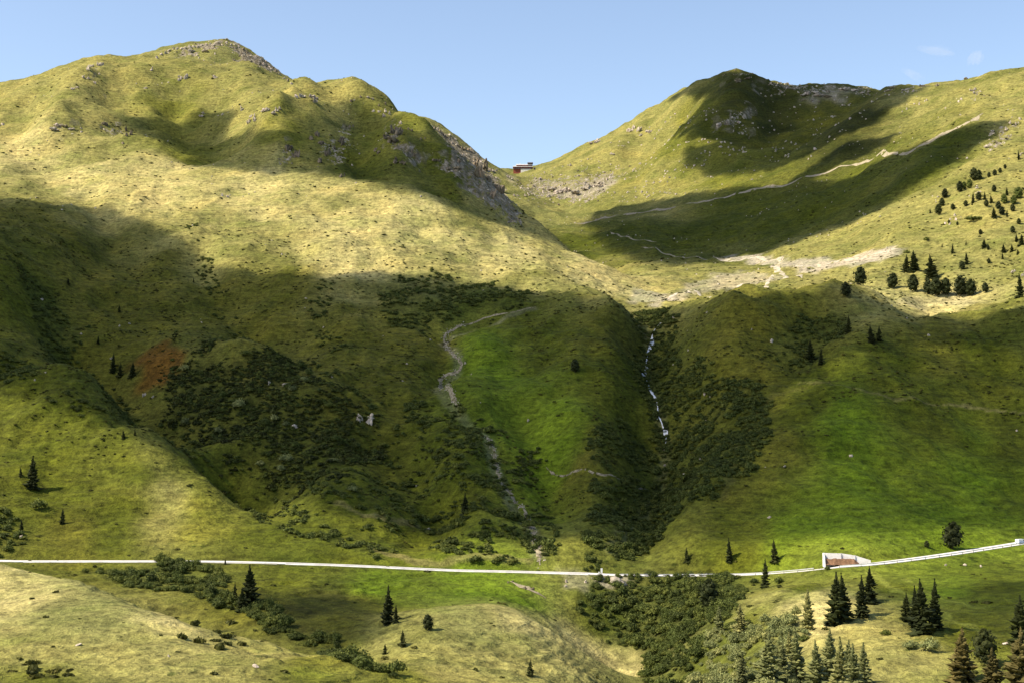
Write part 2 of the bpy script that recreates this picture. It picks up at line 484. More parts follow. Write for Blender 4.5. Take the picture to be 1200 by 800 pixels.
# ground colours (linear reflectance); D, G and O darkened to deepen the cloud shade
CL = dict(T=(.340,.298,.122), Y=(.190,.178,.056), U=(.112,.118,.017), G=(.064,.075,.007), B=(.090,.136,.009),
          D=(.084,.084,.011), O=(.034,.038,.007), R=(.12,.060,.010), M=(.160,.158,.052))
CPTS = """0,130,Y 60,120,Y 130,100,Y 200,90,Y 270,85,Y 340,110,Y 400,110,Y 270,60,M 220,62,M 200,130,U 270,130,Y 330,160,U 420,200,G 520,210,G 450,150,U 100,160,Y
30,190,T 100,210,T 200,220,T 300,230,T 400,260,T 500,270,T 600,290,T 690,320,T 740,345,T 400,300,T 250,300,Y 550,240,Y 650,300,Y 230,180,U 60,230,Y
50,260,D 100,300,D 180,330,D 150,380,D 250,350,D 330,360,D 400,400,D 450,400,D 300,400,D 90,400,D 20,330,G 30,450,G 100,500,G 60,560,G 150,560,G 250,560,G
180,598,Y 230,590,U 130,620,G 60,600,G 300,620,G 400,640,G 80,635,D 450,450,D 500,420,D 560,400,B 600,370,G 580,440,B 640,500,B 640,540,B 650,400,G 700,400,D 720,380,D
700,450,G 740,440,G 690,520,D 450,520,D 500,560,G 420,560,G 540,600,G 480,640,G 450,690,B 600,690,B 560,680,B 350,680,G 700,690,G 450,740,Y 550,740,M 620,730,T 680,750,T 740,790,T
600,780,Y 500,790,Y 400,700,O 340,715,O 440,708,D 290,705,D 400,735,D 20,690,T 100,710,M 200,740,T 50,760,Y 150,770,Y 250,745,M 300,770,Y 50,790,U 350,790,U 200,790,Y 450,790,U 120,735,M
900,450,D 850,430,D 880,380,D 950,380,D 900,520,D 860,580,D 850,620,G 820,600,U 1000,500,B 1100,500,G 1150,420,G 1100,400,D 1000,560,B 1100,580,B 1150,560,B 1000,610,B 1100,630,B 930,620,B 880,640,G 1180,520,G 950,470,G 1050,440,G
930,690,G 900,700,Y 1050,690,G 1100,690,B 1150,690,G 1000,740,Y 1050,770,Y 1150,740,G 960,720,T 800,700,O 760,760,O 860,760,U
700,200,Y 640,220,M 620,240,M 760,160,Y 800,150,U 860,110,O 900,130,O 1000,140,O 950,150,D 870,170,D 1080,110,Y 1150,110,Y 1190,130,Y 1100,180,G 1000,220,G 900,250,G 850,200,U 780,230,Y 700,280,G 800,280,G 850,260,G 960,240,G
850,320,Y 950,300,Y 1050,260,Y 1150,220,Y 1190,300,Y 1100,300,Y 1050,350,T 1100,355,T 800,340,Y 1000,320,Y 530,160,M 570,200,M"""  # dark mountain and mound flank take darker tones, painting shade into the turf
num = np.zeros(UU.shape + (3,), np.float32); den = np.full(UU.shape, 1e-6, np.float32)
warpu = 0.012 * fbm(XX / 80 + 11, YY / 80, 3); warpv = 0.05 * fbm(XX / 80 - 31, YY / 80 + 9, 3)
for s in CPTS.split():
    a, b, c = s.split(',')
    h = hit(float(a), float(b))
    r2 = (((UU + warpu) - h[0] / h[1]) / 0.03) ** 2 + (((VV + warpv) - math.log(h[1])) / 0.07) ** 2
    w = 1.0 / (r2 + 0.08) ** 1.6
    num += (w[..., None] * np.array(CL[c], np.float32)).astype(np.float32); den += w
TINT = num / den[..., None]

def paint(mask, col, amt=1.0):
    m = (mask * amt)[..., None]
    TINT[:] = TINT * (1 - m) + np.array(col, np.float32) * m

paint(blur(region([(140,420),(165,405),(215,410),(212,440),(190,455),(160,440)], 2), 4), CL['R'], 0.95)
B = {}   # shrub regions: outline in pixels
B['dwarf'] = [(205,425),(235,405),(300,408),(345,425),(385,450),(425,470),(452,490),(455,520),(430,535),(380,560),(340,575),(290,560),(255,530),(215,495),(190,475)]
B['bench'] = [(438,345),(470,328),(520,325),(570,335),(625,345),(612,357),(560,368),(520,383),(490,386),(455,370)]
B['ravine'] = [(745,372),(775,362),(800,365),(790,400),(800,430),(870,440),(905,470),(900,520),(870,560),(810,585),(780,620),(745,655),(700,660),(680,640),(690,600),(690,560),(730,560),(760,560),(770,520),(755,470),(740,430),(745,400)]
B['ravine_west'] = [(690,500),(725,490),(765,520),(765,555),(720,545),(690,525)]
B['gully'] = [(20,310),(60,345),(75,375),(110,385),(85,420),(60,425),(40,390),(35,350)]
B['gorge'] = [(695,682),(760,672),(850,676),(880,690),(850,725),(880,735),(930,715),(945,745),(900,770),(930,800),(900,815),(760,815),(748,770),(705,735),(665,712)]
B['bank'] = [(90,664),(250,665),(262,690),(330,720),(400,760),(480,800),(400,780),(330,745),(240,702),(150,690)]
B['hollow'] = [(900,415),(915,385),(945,360),(985,365),(1000,390),(965,420),(925,440)]
B['edge'] = [(190,480),(215,490),(260,535),(330,585),(400,625),(470,650),(500,655),(430,655),(330,605),(250,552),(200,505)]
B['center_left'] = [(400,470),(470,480),(520,570),(480,640),(400,600),(340,580),(420,540)]
B['mats'] = [(50,462),(100,460),(150,478),(152,497),(100,496),(60,480)]
B['west_edge'] = [(-20,412),(38,420),(48,440),(0,448),(-20,448)]
B['west_bank'] = [(-20,600),(20,612),(32,640),(25,655),(-20,655)]
B['stream_bank'] = [(470,480),(545,460),(600,520),(640,545),(625,580),(660,620),(690,655),(640,660),(590,655),(520,650),(480,620),(520,570),(500,530)]
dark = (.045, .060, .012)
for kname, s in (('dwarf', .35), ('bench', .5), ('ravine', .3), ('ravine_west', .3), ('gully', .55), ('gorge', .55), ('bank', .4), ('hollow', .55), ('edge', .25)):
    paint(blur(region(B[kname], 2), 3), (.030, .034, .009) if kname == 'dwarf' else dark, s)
# bare gravel and trodden ground
GRAV = (.34, .30, .24)
for p, s in (([(840,303),(880,298),(935,305),(985,303),(1040,290),(1060,290),(1055,300),(1000,310),(950,320),(920,315),(900,310)], .8),
             ([(830,322),(880,318),(925,325),(900,332),(850,335),(800,352),(780,350)], .45),
             ([(745,335),(775,345),(795,352),(770,358),(735,352)], .6),
             ([(645,218),(680,222),(720,208),(722,215),(690,230),(660,232)], .7),
             ([(590,202),(605,208),(598,216)], .6), ([(940,112),(990,103),(1010,112),(960,120),(935,118)], .55),
             ([(1040,352),(1100,345),(1150,350),(1110,363),(1070,362)], .2),
             ([(645,652),(690,660),(695,672),(690,695),(665,690)], .25), ([(700,676),(735,678),(745,690),(700,690)], .5)):
    paint(blur(region(p, 1.5), 2), GRAV, s)
for (L, w, d), a in zip(gl[:1] + gl[2:3], (.12, .22)):
    idx, dist, near = line_dist(L, 10)
    m = np.zeros(UU.shape); m[idx] = smooth(4.5, 1.5, dist + 1.2 * pnoise(XX[idx] / 4, YY[idx] / 4))
    paint(m, (.26, .235, .19), a)
for pts, w, c, a in (([(935,449),(975,450),(1010,456),(1060,466),(1130,475),(1210,484)], 1.3, (.17, .15, .06), .6), ([(1020,670),(1050,690),(1085,708),(1120,728),(1170,745)], 2.2, (.15, .17, .03), .7), ([(1060,678),(1100,700),(1150,712)], 1.5, (.15, .17, .03), .5),
                     ([(940,455),(900,470),(870,520),(850,580)], 3, (.12, .11, .03), .4), ([(440,645),(500,660),(560,650),(620,655)], 3, (.20, .17, .07), .5), ([(400,590),(440,605),(490,615)], 3, (.2, .17, .07), .5)):
    idx, dist, near = line_dist(spline(hits(pts), 4), 3 * w)
    m = np.zeros(UU.shape); m[idx] = smooth(w, w * .4, dist + .8 * w * pnoise(XX[idx] / 9, YY[idx] / 9)); paint(m, c, a)
# rocky ground
ROCK = np.zeros(UU.shape, np.float32)
for p, s in (([(525,185),(560,178),(585,205),(605,245),(630,272),(600,262),(565,240),(535,212),(505,195)], .5),
             ([(446,150),(462,150),(480,172),(500,190),(488,195),(465,175)], .5),
             ([(375,150),(405,150),(420,175),(395,200),(370,185)], .38), ([(325,170),(345,165),(350,190),(330,192)], .42),
             ([(490,138),(525,153),(560,180),(585,202),(560,198),(525,172)], .6),
             ([(180,64),(240,50),(275,48),(310,70),(340,90),(300,78),(280,70),(270,55),(240,58),(200,66)], .6),
             ([(265,52),(285,60),(310,78),(300,82),(280,68)], .7),
             ([(840,88),(860,82),(890,96),(1000,102),(1080,102),(1000,112),(900,108),(860,95)], .45),
             ([(930,115),(960,106),(1000,108),(970,120)], .5),
             ([(830,150),(850,138),(885,135),(875,150),(845,158)], .5), ([(1130,120),(1150,102),(1155,112)], .6),
             ([(1150,185),(1160,160),(1190,148),(1195,158),(1170,175)], .45), ([(600,215),(635,208),(700,205),(735,200),(700,235),(640,238)], .45),
             ([(95,90),(115,70),(120,85),(105,105)], .36), ([(65,147),(90,148),(92,158),(70,155)], .4), ([(115,145),(135,140),(160,155),(150,165),(125,155)], .4)):
    ROCK = np.maximum(ROCK, blur(region(p, 2.5, 1900.0 if p[0] == (490, 138) else 100.0), 2) * s)
crag = np.abs(fbm(XX / 11, YY / 14, 4, .65)) * 8 + steps(Z + 4 * fbm(XX / 9, YY / 20, 2), 5.0) * 1.2
Z += ROCK * (crag - 4.5)

# ------------------------------------------------------------------ materials
def new_mat(name):
    m = bpy.data.materials.new(name)
    m.use_nodes = True
    return m, m.node_tree.nodes, m.node_tree.links

def N(nodes, kind, **kw):
    nd = nodes.new(kind)
    for k, v in kw.items():
        if k in nd.inputs: nd.inputs[k].default_value = v
        else: setattr(nd, k, v)
    return nd

def mixc(nodes, links, fac, a, b, mode='MIX'):
    nd = nodes.new('ShaderNodeMix'); nd.data_type = 'RGBA'; nd.blend_type = mode
    for i, v in ((0, fac), (6, a), (7, b)):
        if hasattr(v, 'is_linked') or isinstance(v, bpy.types.NodeSocket): links.new(v, nd.inputs[i])
        else: nd.inputs[i].default_value = v if i == 0 else (tuple(v) + (1,))[:4]
    return nd.outputs[2]

def ramp(nodes, links, src, pts):
    r = nodes.new('ShaderNodeValToRGB')
    e = r.color_ramp.elements
    while len(e) < len(pts): e.new(0.5)
    for k, (p, c) in enumerate(pts):
        e[k].position = p; e[k].color = (c, c, c, 1) if not isinstance(c, tuple) else c + (1,)
    links.new(src, r.inputs[0])
    return r.outputs[0]

def terrain_material():
    m, nd, lk = new_mat('alpine turf')
    p = nd['Principled BSDF']
    p.inputs['Roughness'].default_value = 0.95
    p.inputs['Specular IOR Level'].default_value = 0.08
    geo = nd.new('ShaderNodeNewGeometry')
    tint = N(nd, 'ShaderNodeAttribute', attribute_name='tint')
    rock = N(nd, 'ShaderNodeAttribute', attribute_name='rock')
    pos = geo.outputs['Position']
    def noise(scale, detail=4.0, rough=0.6, vec=None, dis=0.0):
        t = N(nd, 'ShaderNodeTexNoise', Scale=scale, Detail=detail, Roughness=rough, Distortion=dis)
        lk.new(vec if vec is not None else pos, t.inputs['Vector'])
        return t.outputs[0]
    # contour-following streaks: the vertical axis is compressed
    mp = N(nd, 'ShaderNodeMapping'); mp.inputs['Scale'].default_value = (.075, .075, .50)
    lk.new(pos, mp.inputs['Vector'])
    streak = noise(1.0, 5, .65, mp.outputs[0], 0.7)
    broad = noise(.011, 5, .62, None, 0.5)
    patch = noise(.035, 5, .6)
    tuft = noise(.30, 4, .7)
    fine = noise(1.1, 3, .7)
    c = tint.outputs['Color']
    v1 = ramp(nd, lk, streak, [(.30, .45), (.48, .95), (.68, 1.5)])
    c = mixc(nd, lk, 0.62, c, v1, 'MULTIPLY')
    v2 = ramp(nd, lk, patch, [(.32, (.62, .74, .55)), (.5, (1.0, 1.0, 1.0)), (.68, (1.36, 1.28, 1.25))])
    c = mixc(nd, lk, 0.6, c, v2, 'MULTIPLY')
    v5 = ramp(nd, lk, broad, [(.36, (.55, .62, .45)), (.5, (1.0, 1.0, 1.0)), (.64, (1.28, 1.18, 1.1))])
    c = mixc(nd, lk, 0.6, c, v5, 'MULTIPLY')
    v3 = ramp(nd, lk, tuft, [(.34, .42), (.5, 1.0), (.66, 1.4)])
    c = mixc(nd, lk, 0.8, c, v3, 'MULTIPLY')
    v4 = ramp(nd, lk, fine, [(.3, .5), (.5, 1.0), (.7, 1.4)])
    c = mixc(nd, lk, 0.65, c, v4, 'MULTIPLY')
    # scattered dark heath cushions and pale stones
    vo = N(nd, 'ShaderNodeTexVoronoi', Scale=.16, Randomness=1.0); lk.new(pos, vo.inputs['Vector'])
    spot = ramp(nd, lk, vo.outputs['Distance'], [(.10, 1.0), (.22, 0.0)])
    gate = ramp(nd, lk, noise(.012, 3, .6), [(.52, 0.0), (.60, 1.0)])
    g2 = N(nd, 'ShaderNodeMath', operation='MULTIPLY'); lk.new(spot, g2.inputs[0]); lk.new(gate, g2.inputs[1])
    c = mixc(nd, lk, g2.outputs[0], c, mixc(nd, lk, 1.0, c, (.42, .50, .45), 'MULTIPLY'))
    # rock
    mr = N(nd, 'ShaderNodeMapping'); mr.inputs['Scale'].default_value = (.16, .16, .06); lk.new(pos, mr.inputs['Vector'])
    rk = noise(1.0, 8, .75, mr.outputs[0], .4)
    rc = ramp(nd, lk, rk, [(.33, (.038, .032, .021)), (.48, (.14, .12, .082)), (.58, (.25, .222, .168)), (.70, (.45, .41, .34))])
    sep = nd.new('ShaderNodeSeparateXYZ'); lk.new(geo.outputs['Normal'], sep.inputs[0])
    ad = N(nd, 'ShaderNodeMath', operation='MULTIPLY_ADD'); lk.new(rk, ad.inputs[0]); ad.inputs[1].default_value = 1.1; lk.new(rock.outputs['Fac'], ad.inputs[2])
    rm = ramp(nd, lk, ad.outputs[0], [(.98, 0.0), (1.12, 1.0)])
    st = ramp(nd, lk, sep.outputs[2], [(.60, 1.0), (.74, 0.0)])
    mx = N(nd, 'ShaderNodeMath', operation='MAXIMUM'); lk.new(rm, mx.inputs[0]); lk.new(st, mx.inputs[1])
    gt = N(nd, 'ShaderNodeMath', operation='GREATER_THAN'); lk.new(rock.outputs['Fac'], gt.inputs[0]); gt.inputs[1].default_value = 0.02
    mm = N(nd, 'ShaderNodeMath', operation='MULTIPLY'); lk.new(mx.outputs[0], mm.inputs[0]); lk.new(gt.outputs[0], mm.inputs[1])
    c = mixc(nd, lk, mm.outputs[0], c, rc)
    lk.new(c, p.inputs['Base Color'])
    b1 = N(nd, 'ShaderNodeBump', Strength=0.8, Distance=1.6); lk.new(streak, b1.inputs['Height'])
    b2 = N(nd, 'ShaderNodeBump', Strength=0.9, Distance=1.3); lk.new(tuft, b2.inputs['Height']); lk.new(b1.outputs[0], b2.inputs['Normal'])
    b3 = N(nd, 'ShaderNodeBump', Strength=0.7, Distance=.4); lk.new(fine, b3.inputs['Height']); lk.new(b2.outputs[0], b3.inputs['Normal'])
    lk.new(b3.outputs[0], p.inputs['Normal'])
    return m

def simple_mat(name, base, var=0.25, scale=1.0, rough=0.85, spec=0.2, bump=0.3, dist=0.1, rand=0.0, coords='Object', metallic=0.0):
    m, nd, lk = new_mat(name)
    p = nd['Principled BSDF']
    p.inputs['Roughness'].default_value = rough
    p.inputs['Specular IOR Level'].default_value = spec
    p.inputs['Metallic'].default_value = metallic
    tc = nd.new('ShaderNodeTexCoord')
    t = N(nd, 'ShaderNodeTexNoise', Scale=scale, Detail=6.0, Roughness=.65)
    lk.new(tc.outputs[coords], t.inputs['Vector'])
    v = ramp(nd, lk, t.outputs[0], [(.3, 1 - var), (.7, 1 + var)])
    c = mixc(nd, lk, 1.0, base, v, 'MULTIPLY')
    if rand:
        oi = nd.new('ShaderNodeObjectInfo')
        r = ramp(nd, lk, oi.outputs['Random'], [(0, (1 - rand, 1 - rand, 1 - rand)), (.5, (1, 1, 1)), (1, (1 + rand, 1 + rand * .7, 1 + rand))])
        c = mixc(nd, lk, 1.0, c, r, 'MULTIPLY')
    lk.new(c, p.inputs['Base Color'])
    b = N(nd, 'ShaderNodeBump', Strength=bump, Distance=dist); lk.new(t.outputs[0], b.inputs['Height'])
    lk.new(b.outputs[0], p.inputs['Normal'])
    return m

def foliage_mat(name, base, tip, rand=0.3, scale=3.0):
    m, nd, lk = new_mat(name)
    p = nd['Principled BSDF']
    p.inputs['Roughness'].default_value = 0.7
    p.inputs['Specular IOR Level'].default_value = 0.15
    tc = nd.new('ShaderNodeTexCoord'); oi = nd.new('ShaderNodeObjectInfo')
    t = N(nd, 'ShaderNodeTexNoise', Scale=scale, Detail=3.0, Roughness=.7); lk.new(tc.outputs['Object'], t.inputs['Vector'])
    c = mixc(nd, lk, ramp(nd, lk, t.outputs[0], [(.35, 0.0), (.65, 1.0)]), base, tip)
    r = ramp(nd, lk, oi.outputs['Random'], [(0, (1 - rand, 1 - rand, 1 - rand)), (.5, (1, 1, 1)), (1, (1 + rand * 1.3, 1 + rand * .8, 1 + rand * .5))])
    c = mixc(nd, lk, 1.0, c, r, 'MULTIPLY')
    lk.new(c, p.inputs['Base Color'])
    tr = nd.new('ShaderNodeBsdfTranslucent'); lk.new(c, tr.inputs['Color'])
    ms = nd.new('ShaderNodeMixShader'); ms.inputs[0].default_value = 0.22
    lk.new(p.outputs[0], ms.inputs[1]); lk.new(tr.outputs[0], ms.inputs[2])
    lk.new(ms.outputs[0], nd['Material Output'].inputs['Surface'])
    return m

M = {}
M['turf'] = terrain_material()

# ------------------------------------------------------------------ terrain mesh
V = np.stack([XX, YY, Z], -1).reshape(-1, 3)
ii = np.arange(NV * NU).reshape(NV, NU)
FQ = np.stack([ii[:-1, :-1], ii[:-1, 1:], ii[1:, 1:], ii[1:, :-1]], -1).reshape(-1, 4)
me = np_mesh('terrain', V, FQ, M['turf'])
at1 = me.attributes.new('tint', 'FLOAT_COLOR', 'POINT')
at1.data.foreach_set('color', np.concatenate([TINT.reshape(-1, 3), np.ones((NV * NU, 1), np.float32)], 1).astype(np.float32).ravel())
at2 = me.attributes.new('rock', 'FLOAT', 'POINT')
at2.data.foreach_set('value', ROCK.ravel().astype(np.float32))
terrain = tag(link('terrain', me), kind='structure')

# ------------------------------------------------------------------ clouds high above the valley; their shade falls on the slopes
def cloud_material():
    m, nd, lk = new_mat('cloud vapour')
    nd.remove(nd['Principled BSDF'])
    v = N(nd, 'ShaderNodeVolumePrincipled')
    v.inputs['Color'].default_value = (.98, .98, .98, 1)
    v.inputs['Density'].default_value = 0.09
    v.inputs['Anisotropy'].default_value = 0.3
    lk.new(v.outputs[0], nd['Material Output'].inputs['Volume'])
    return m
M['cloud'] = cloud_material()
SIG = 0.09
def cloud(pts, trans, soft, alt, ext=(), ymin=100.0):
    """a flat-based cumulus of the outline whose shade covers the pixels pts; it lets the share trans of the sunlight through"""
    H = np.array([hit(a, b, ymin) for a, b in outline(pts, 20)])
    P = (H + SDIR * ((alt - H[:, 2]) / SDIR[2])[:, None])[:, :2]
    E = np.array(list(ext) + [(0, 0)], float)
    lo = P.min(0) + E.min(0) - soft * 3; hi = P.max(0) + E.max(0) + soft * 3
    cell = max(10.0, (hi - lo).max() / 110)
    nx, ny = (np.ceil((hi - lo) / cell).astype(int) + 1)
    gx, gy = np.meshgrid(lo[0] + np.arange(nx) * cell, lo[1] + np.arange(ny) * cell)
    wx = soft * .9 * fbm(gx / 140, gy / 140, 3); wy = soft * .9 * fbm(gx / 140 + 50, gy / 140, 3)
    mk = inside(P, (gx + wx).ravel(), (gy + wy).ravel()).reshape(gx.shape).astype(float)
    for ox, oy in ext:
        mk = np.maximum(mk, inside(P + np.array([ox, oy]), (gx + wx).ravel(), (gy + wy).ravel()).reshape(gx.shape))
    kw = max(1, int(soft / cell))
    ker = np.exp(-np.linspace(-1.6, 1.6, 2 * kw + 1) ** 2); ker /= ker.sum()
    mk = np.apply_along_axis(lambda r: np.convolve(r, ker, 'same'), 0, mk)
    mk = np.apply_along_axis(lambda r: np.convolve(r, ker, 'same'), 1, mk)
    path = -np.log(trans) / SIG * SDIR[2]
    th = path * smooth(0.05, 0.62, mk) * (1 + 0.22 * fbm(gx / 90, gy / 90, 3))
    on = th > 0.6
    # keep the largest connected body only
    lab = np.zeros(on.shape, int); cur = 0; sizes = {}
    for sy, sx in zip(*np.nonzero(on)):
        if lab[sy, sx]: continue
        cur += 1; st = [(sy, sx)]; lab[sy, sx] = cur; cnt = 0
        while st:
            y, x = st.pop(); cnt += 1
            for dy, dx in ((1,0),(-1,0),(0,1),(0,-1)):
                q = (y + dy, x + dx)
                if 0 <= q[0] < on.shape[0] and 0 <= q[1] < on.shape[1] and on[q] and not lab[q]:
                    lab[q] = cur; st.append(q)
        sizes[cur] = cnt
    on = lab == max(sizes, key=sizes.get)
    vi = -np.ones(on.shape, int); cnt = on.sum(); vi[on] = np.arange(cnt)
    top = np.stack([gx[on], gy[on], alt + th[on] * .8], 1); bot = np.stack([gx[on], gy[on], alt - th[on] * .2], 1)
    q = np.stack([vi[:-1, :-1], vi[:-1, 1:], vi[1:, 1:], vi[1:, :-1]], -1).reshape(-1, 4)
    q = q[(q >= 0).all(1)]
    used = np.unique(q); re = -np.ones(cnt, int); re[used] = np.arange(len(used))
    q = re[q]; top = top[used]; bot = bot[used]; cnt = len(used)
    # rim walls
    e = np.concatenate([q[:, [0, 1]], q[:, [1, 2]], q[:, [2, 3]], q[:, [3, 0]]])
    es = set(map(tuple, e)); rim = np.array([(a, b) for a, b in es if (b, a) not in es])
    walls = np.stack([rim[:, 1], rim[:, 0], rim[:, 0] + cnt, rim[:, 1] + cnt], 1)
    me = np_mesh('cloud', np.concatenate([top, bot]), np.concatenate([q, q[:, ::-1] + cnt, walls]), M['cloud'])
    return tag(link('cloud', me), kind='structure')

cloud([(-160,225),(0,232),(100,240),(160,256),(232,288),(245,318),(330,324),(420,320),(520,324),(600,340),(650,345),(700,348),(765,364),(800,362),(860,345),(905,350),(960,350),(1008,336),(1060,368),(1130,372),(1200,356),(1330,352),
       (1330,420),(1200,420),(1080,408),(1000,425),(925,455),(875,530),(830,590),(740,630),(640,640),(560,640),(430,620),(330,590),(250,560),(170,520),(100,495),(0,470),(-160,450)], 0.10, 14, 1000)
cloud([(-160,440),(0,470),(150,500),(260,570),(420,610),(560,630),(700,620),(830,570),(900,480),(1000,440),(1330,440),(1330,600),(1200,600),(1080,605),(960,625),(880,630),(760,625),(560,630),(430,638),(300,632),(200,615),(130,625),(0,635),(-160,635)], 0.21, 45, 1060)
cloud([(255,680),(330,690),(440,700),(480,705),(470,730),(440,760),(380,765),(330,738),(280,712)], 0.2, 10, 1030)
cloud([(1010,690),(1330,670),(1330,735),(1150,745),(1030,725)], 0.4, 20, 1045)
cloud([(112,140),(165,139),(216,145),(262,141),(266,155),(235,162),(260,172),(320,165),(345,134),(398,126),(425,140),(450,150),(480,170),(525,180),(557,190),(598,245),(630,275),(590,265),(540,245),(480,226),(400,210),(304,202),(216,198),(192,188),(215,172),(162,160)], 0.10, 10, 1250, [(20, 20)])
cloud([(800,116),(858,86),(900,100),(1000,104),(1085,104),(1060,122),(1019,148),(989,162),(935,189),(901,202),(834,209),(842,192),(884,182),(861,162),(800,166),(851,137),(868,110)], 0.03, 11, 1380, [(0, 50), (0, 110)])
cloud([(672,262),(705,247),(800,230),(905,220),(935,206),(985,170),(1050,158),(1040,170),(990,190),(945,213),(985,214),(1036,189),(1097,163),(1150,146),(1180,138),(1178,150),(1094,206),(1036,243),(989,267),(900,297),(840,302),(790,316),(760,310),(715,298)], 0.03, 10, 1220)

# ------------------------------------------------------------------ more materials
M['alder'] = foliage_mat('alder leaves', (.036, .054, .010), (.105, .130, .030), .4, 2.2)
M['alder_pale'] = foliage_mat('pale sun-tinted alder leaves', (.11, .135, .045), (.27, .29, .115), .3, 2.2)  # pale leaves, lightened further so the sunny slope's sunlight sits in the colour
M['dwarf'] = foliage_mat('dwarf pine needles', (.020, .028, .006), (.060, .074, .017), .5, 2.0)
M['heath'] = foliage_mat('heath', (.030, .036, .007), (.075, .080, .018), .4, 2.0)
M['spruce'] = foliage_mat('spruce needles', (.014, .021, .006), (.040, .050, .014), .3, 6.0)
M['spruce_sun'] = foliage_mat('sun-tinted spruce needles', (.075, .092, .032), (.23, .24, .095), .3, 6.0)  # spruce needles lightened to carry sunlight in their colour
M['spruce_brown'] = foliage_mat('brownish spruce needles', (.050, .046, .014), (.150, .125, .042), .2, 6.0)
M['bark'] = simple_mat('bark', (.075, .055, .040), .35, 4.0)
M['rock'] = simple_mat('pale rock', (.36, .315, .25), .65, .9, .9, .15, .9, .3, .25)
M['rock_dark'] = simple_mat('dark lichen rock', (.15, .125, .085), .75, .8, .9, .15, .9, .3, .3)  # darker variant of the rock colour
M['gravel'] = simple_mat('track gravel', (.28, .24, .165), .35, .35, .95, .1, .5, .3, coords='Object')
M['bed'] = simple_mat('stony stream bed', (.21, .18, .12), .75, .5, .9, .15, 1.0, .5, coords='Object')
M['road'] = simple_mat('pale worn asphalt', (.58, .56, .55), .12, .3, .9, .2, .2, .05)
M['concrete'] = simple_mat('pale concrete', (.58, .565, .55), .22, .35, .9, .2, .25, .08)
M['steel'] = simple_mat('galvanised steel', (.55, .55, .56), .10, 1.5, .45, .5, .1, .02, metallic=.4)
M['earth'] = simple_mat('brown earth', (.15, .085, .050), .5, .7, .95, .1, .9, .3)
M['water'] = simple_mat('white water', (.74, .76, .80), .30, 1.2, .25, .5, .8, .3)

def patchy(m, grass, amount, scale):
    """grass growing through a stony surface"""
    nd, lk = m.node_tree.nodes, m.node_tree.links
    p = nd['Principled BSDF']; src = p.inputs['Base Color'].links[0].from_socket
    tc = nd.new('ShaderNodeTexCoord'); t = N(nd, 'ShaderNodeTexNoise', Scale=scale, Detail=5.0, Roughness=.7); lk.new(tc.outputs['Object'], t.inputs['Vector'])
    f = ramp(nd, lk, t.outputs[0], [(amount, 0.0), (amount + .07, 1.0)])
    lk.new(mixc(nd, lk, f, src, grass), p.inputs['Base Color'])
patchy(M['gravel'], (.13, .125, .03), .60, .08)
patchy(M['bed'], (.06, .062, .008), .54, .3)

# ------------------------------------------------------------------ ribbons laid on the land
def ribbon(name, pts, width, mat, lift=0.25, wob=0.25, cross=4, step=3.0, kind='structure', lines=None):
    L = lines if lines is not None else spline(hits(pts), step)
    L = L.copy()
    tn = np.gradient(L[:, :2], axis=0); tn /= np.linalg.norm(tn, axis=1)[:, None] + 1e-9
    nr = np.stack([-tn[:, 1], tn[:, 0]], 1)
    s = np.arange(len(L)) * step
    wl = width / 2 * (1 + wob * pnoise(s / (width * 2.5), s * 0 + 3.3)) ; wr = width / 2 * (1 + wob * pnoise(s / (width * 2.5), s * 0 + 9.7))
    e = np.minimum(1, np.minimum(np.arange(len(L)), np.arange(len(L))[::-1]) / 3.0)
    rows = []
    for f in np.linspace(-1, 1, cross + 1):
        off = np.where(f < 0, wl, wr) * f * np.clip(e, .15, 1)
        x = L[:, 0] + nr[:, 0] * off; y = L[:, 1] + nr[:, 1] * off
        rows.append(np.stack([x, y, ground(x, y) + lift - 0.12 * abs(f) ** 3], 1))
    R = np.stack(rows, 1); m = R.shape[1]
    q = np.arange(len(L) * m).reshape(len(L), m)
    Fq = np.stack([q[:-1, :-1], q[:-1, 1:], q[1:, 1:], q[1:, :-1]], -1).reshape(-1, 4)[:, ::-1]
    return tag(link(name, np_mesh(name, R.reshape(-1, 3), np.ascontiguousarray(Fq), mat)), kind=kind)

def road_strip(name, lo, hi, half, mat, lift):
    j0 = int(np.argmin(np.abs(ROAD[:, 0] / ROAD[:, 1] - ray(lo, 660)[0]))); j1 = int(np.argmin(np.abs(ROAD[:, 0] / ROAD[:, 1] - ray(hi, 660)[0])))
    return j0, j1

tn = np.gradient(ROAD[:, :2], axis=0); tn /= np.linalg.norm(tn, axis=1)[:, None]
RN = np.stack([-tn[:, 1], tn[:, 0]], 1)          # points away from the camera
def road_idx(px):
    return int(np.argmin(np.abs(ROAD[:, 0] / ROAD[:, 1] - ray(px, 660)[0])))
def extrude_along(js, prof, name, mat, parent=None):
    """sweep a closed profile [(across, up)] along the road nodes js"""
    P = np.array(prof); k = len(P)
    R = np.stack([np.stack([ROAD[js, 0] + RN[js, 0] * a, ROAD[js, 1] + RN[js, 1] * a, ROAD[js, 2] + b], 1) for a, b in P], 1)
    q = np.arange(len(js) * k).reshape(len(js), k); nx = np.roll(q, -1, 1)
    Fq = np.stack([q[:-1], nx[:-1], nx[1:], q[1:]], -1).reshape(-1, 4)
    fs = [Fq, q[0][None, ::-1].copy(), q[-1][None].copy()]
    return link(name, np_mesh(name, R.reshape(-1, 3), fs, mat, smooth=False), parent)
ja = np.arange(len(ROAD))
tag(extrude_along(ja, [(-3.3, -.5), (-3.3, .05), (0, .12), (3.3, .05), (3.3, -.5)][::-1], 'road', M['road']), kind='structure')

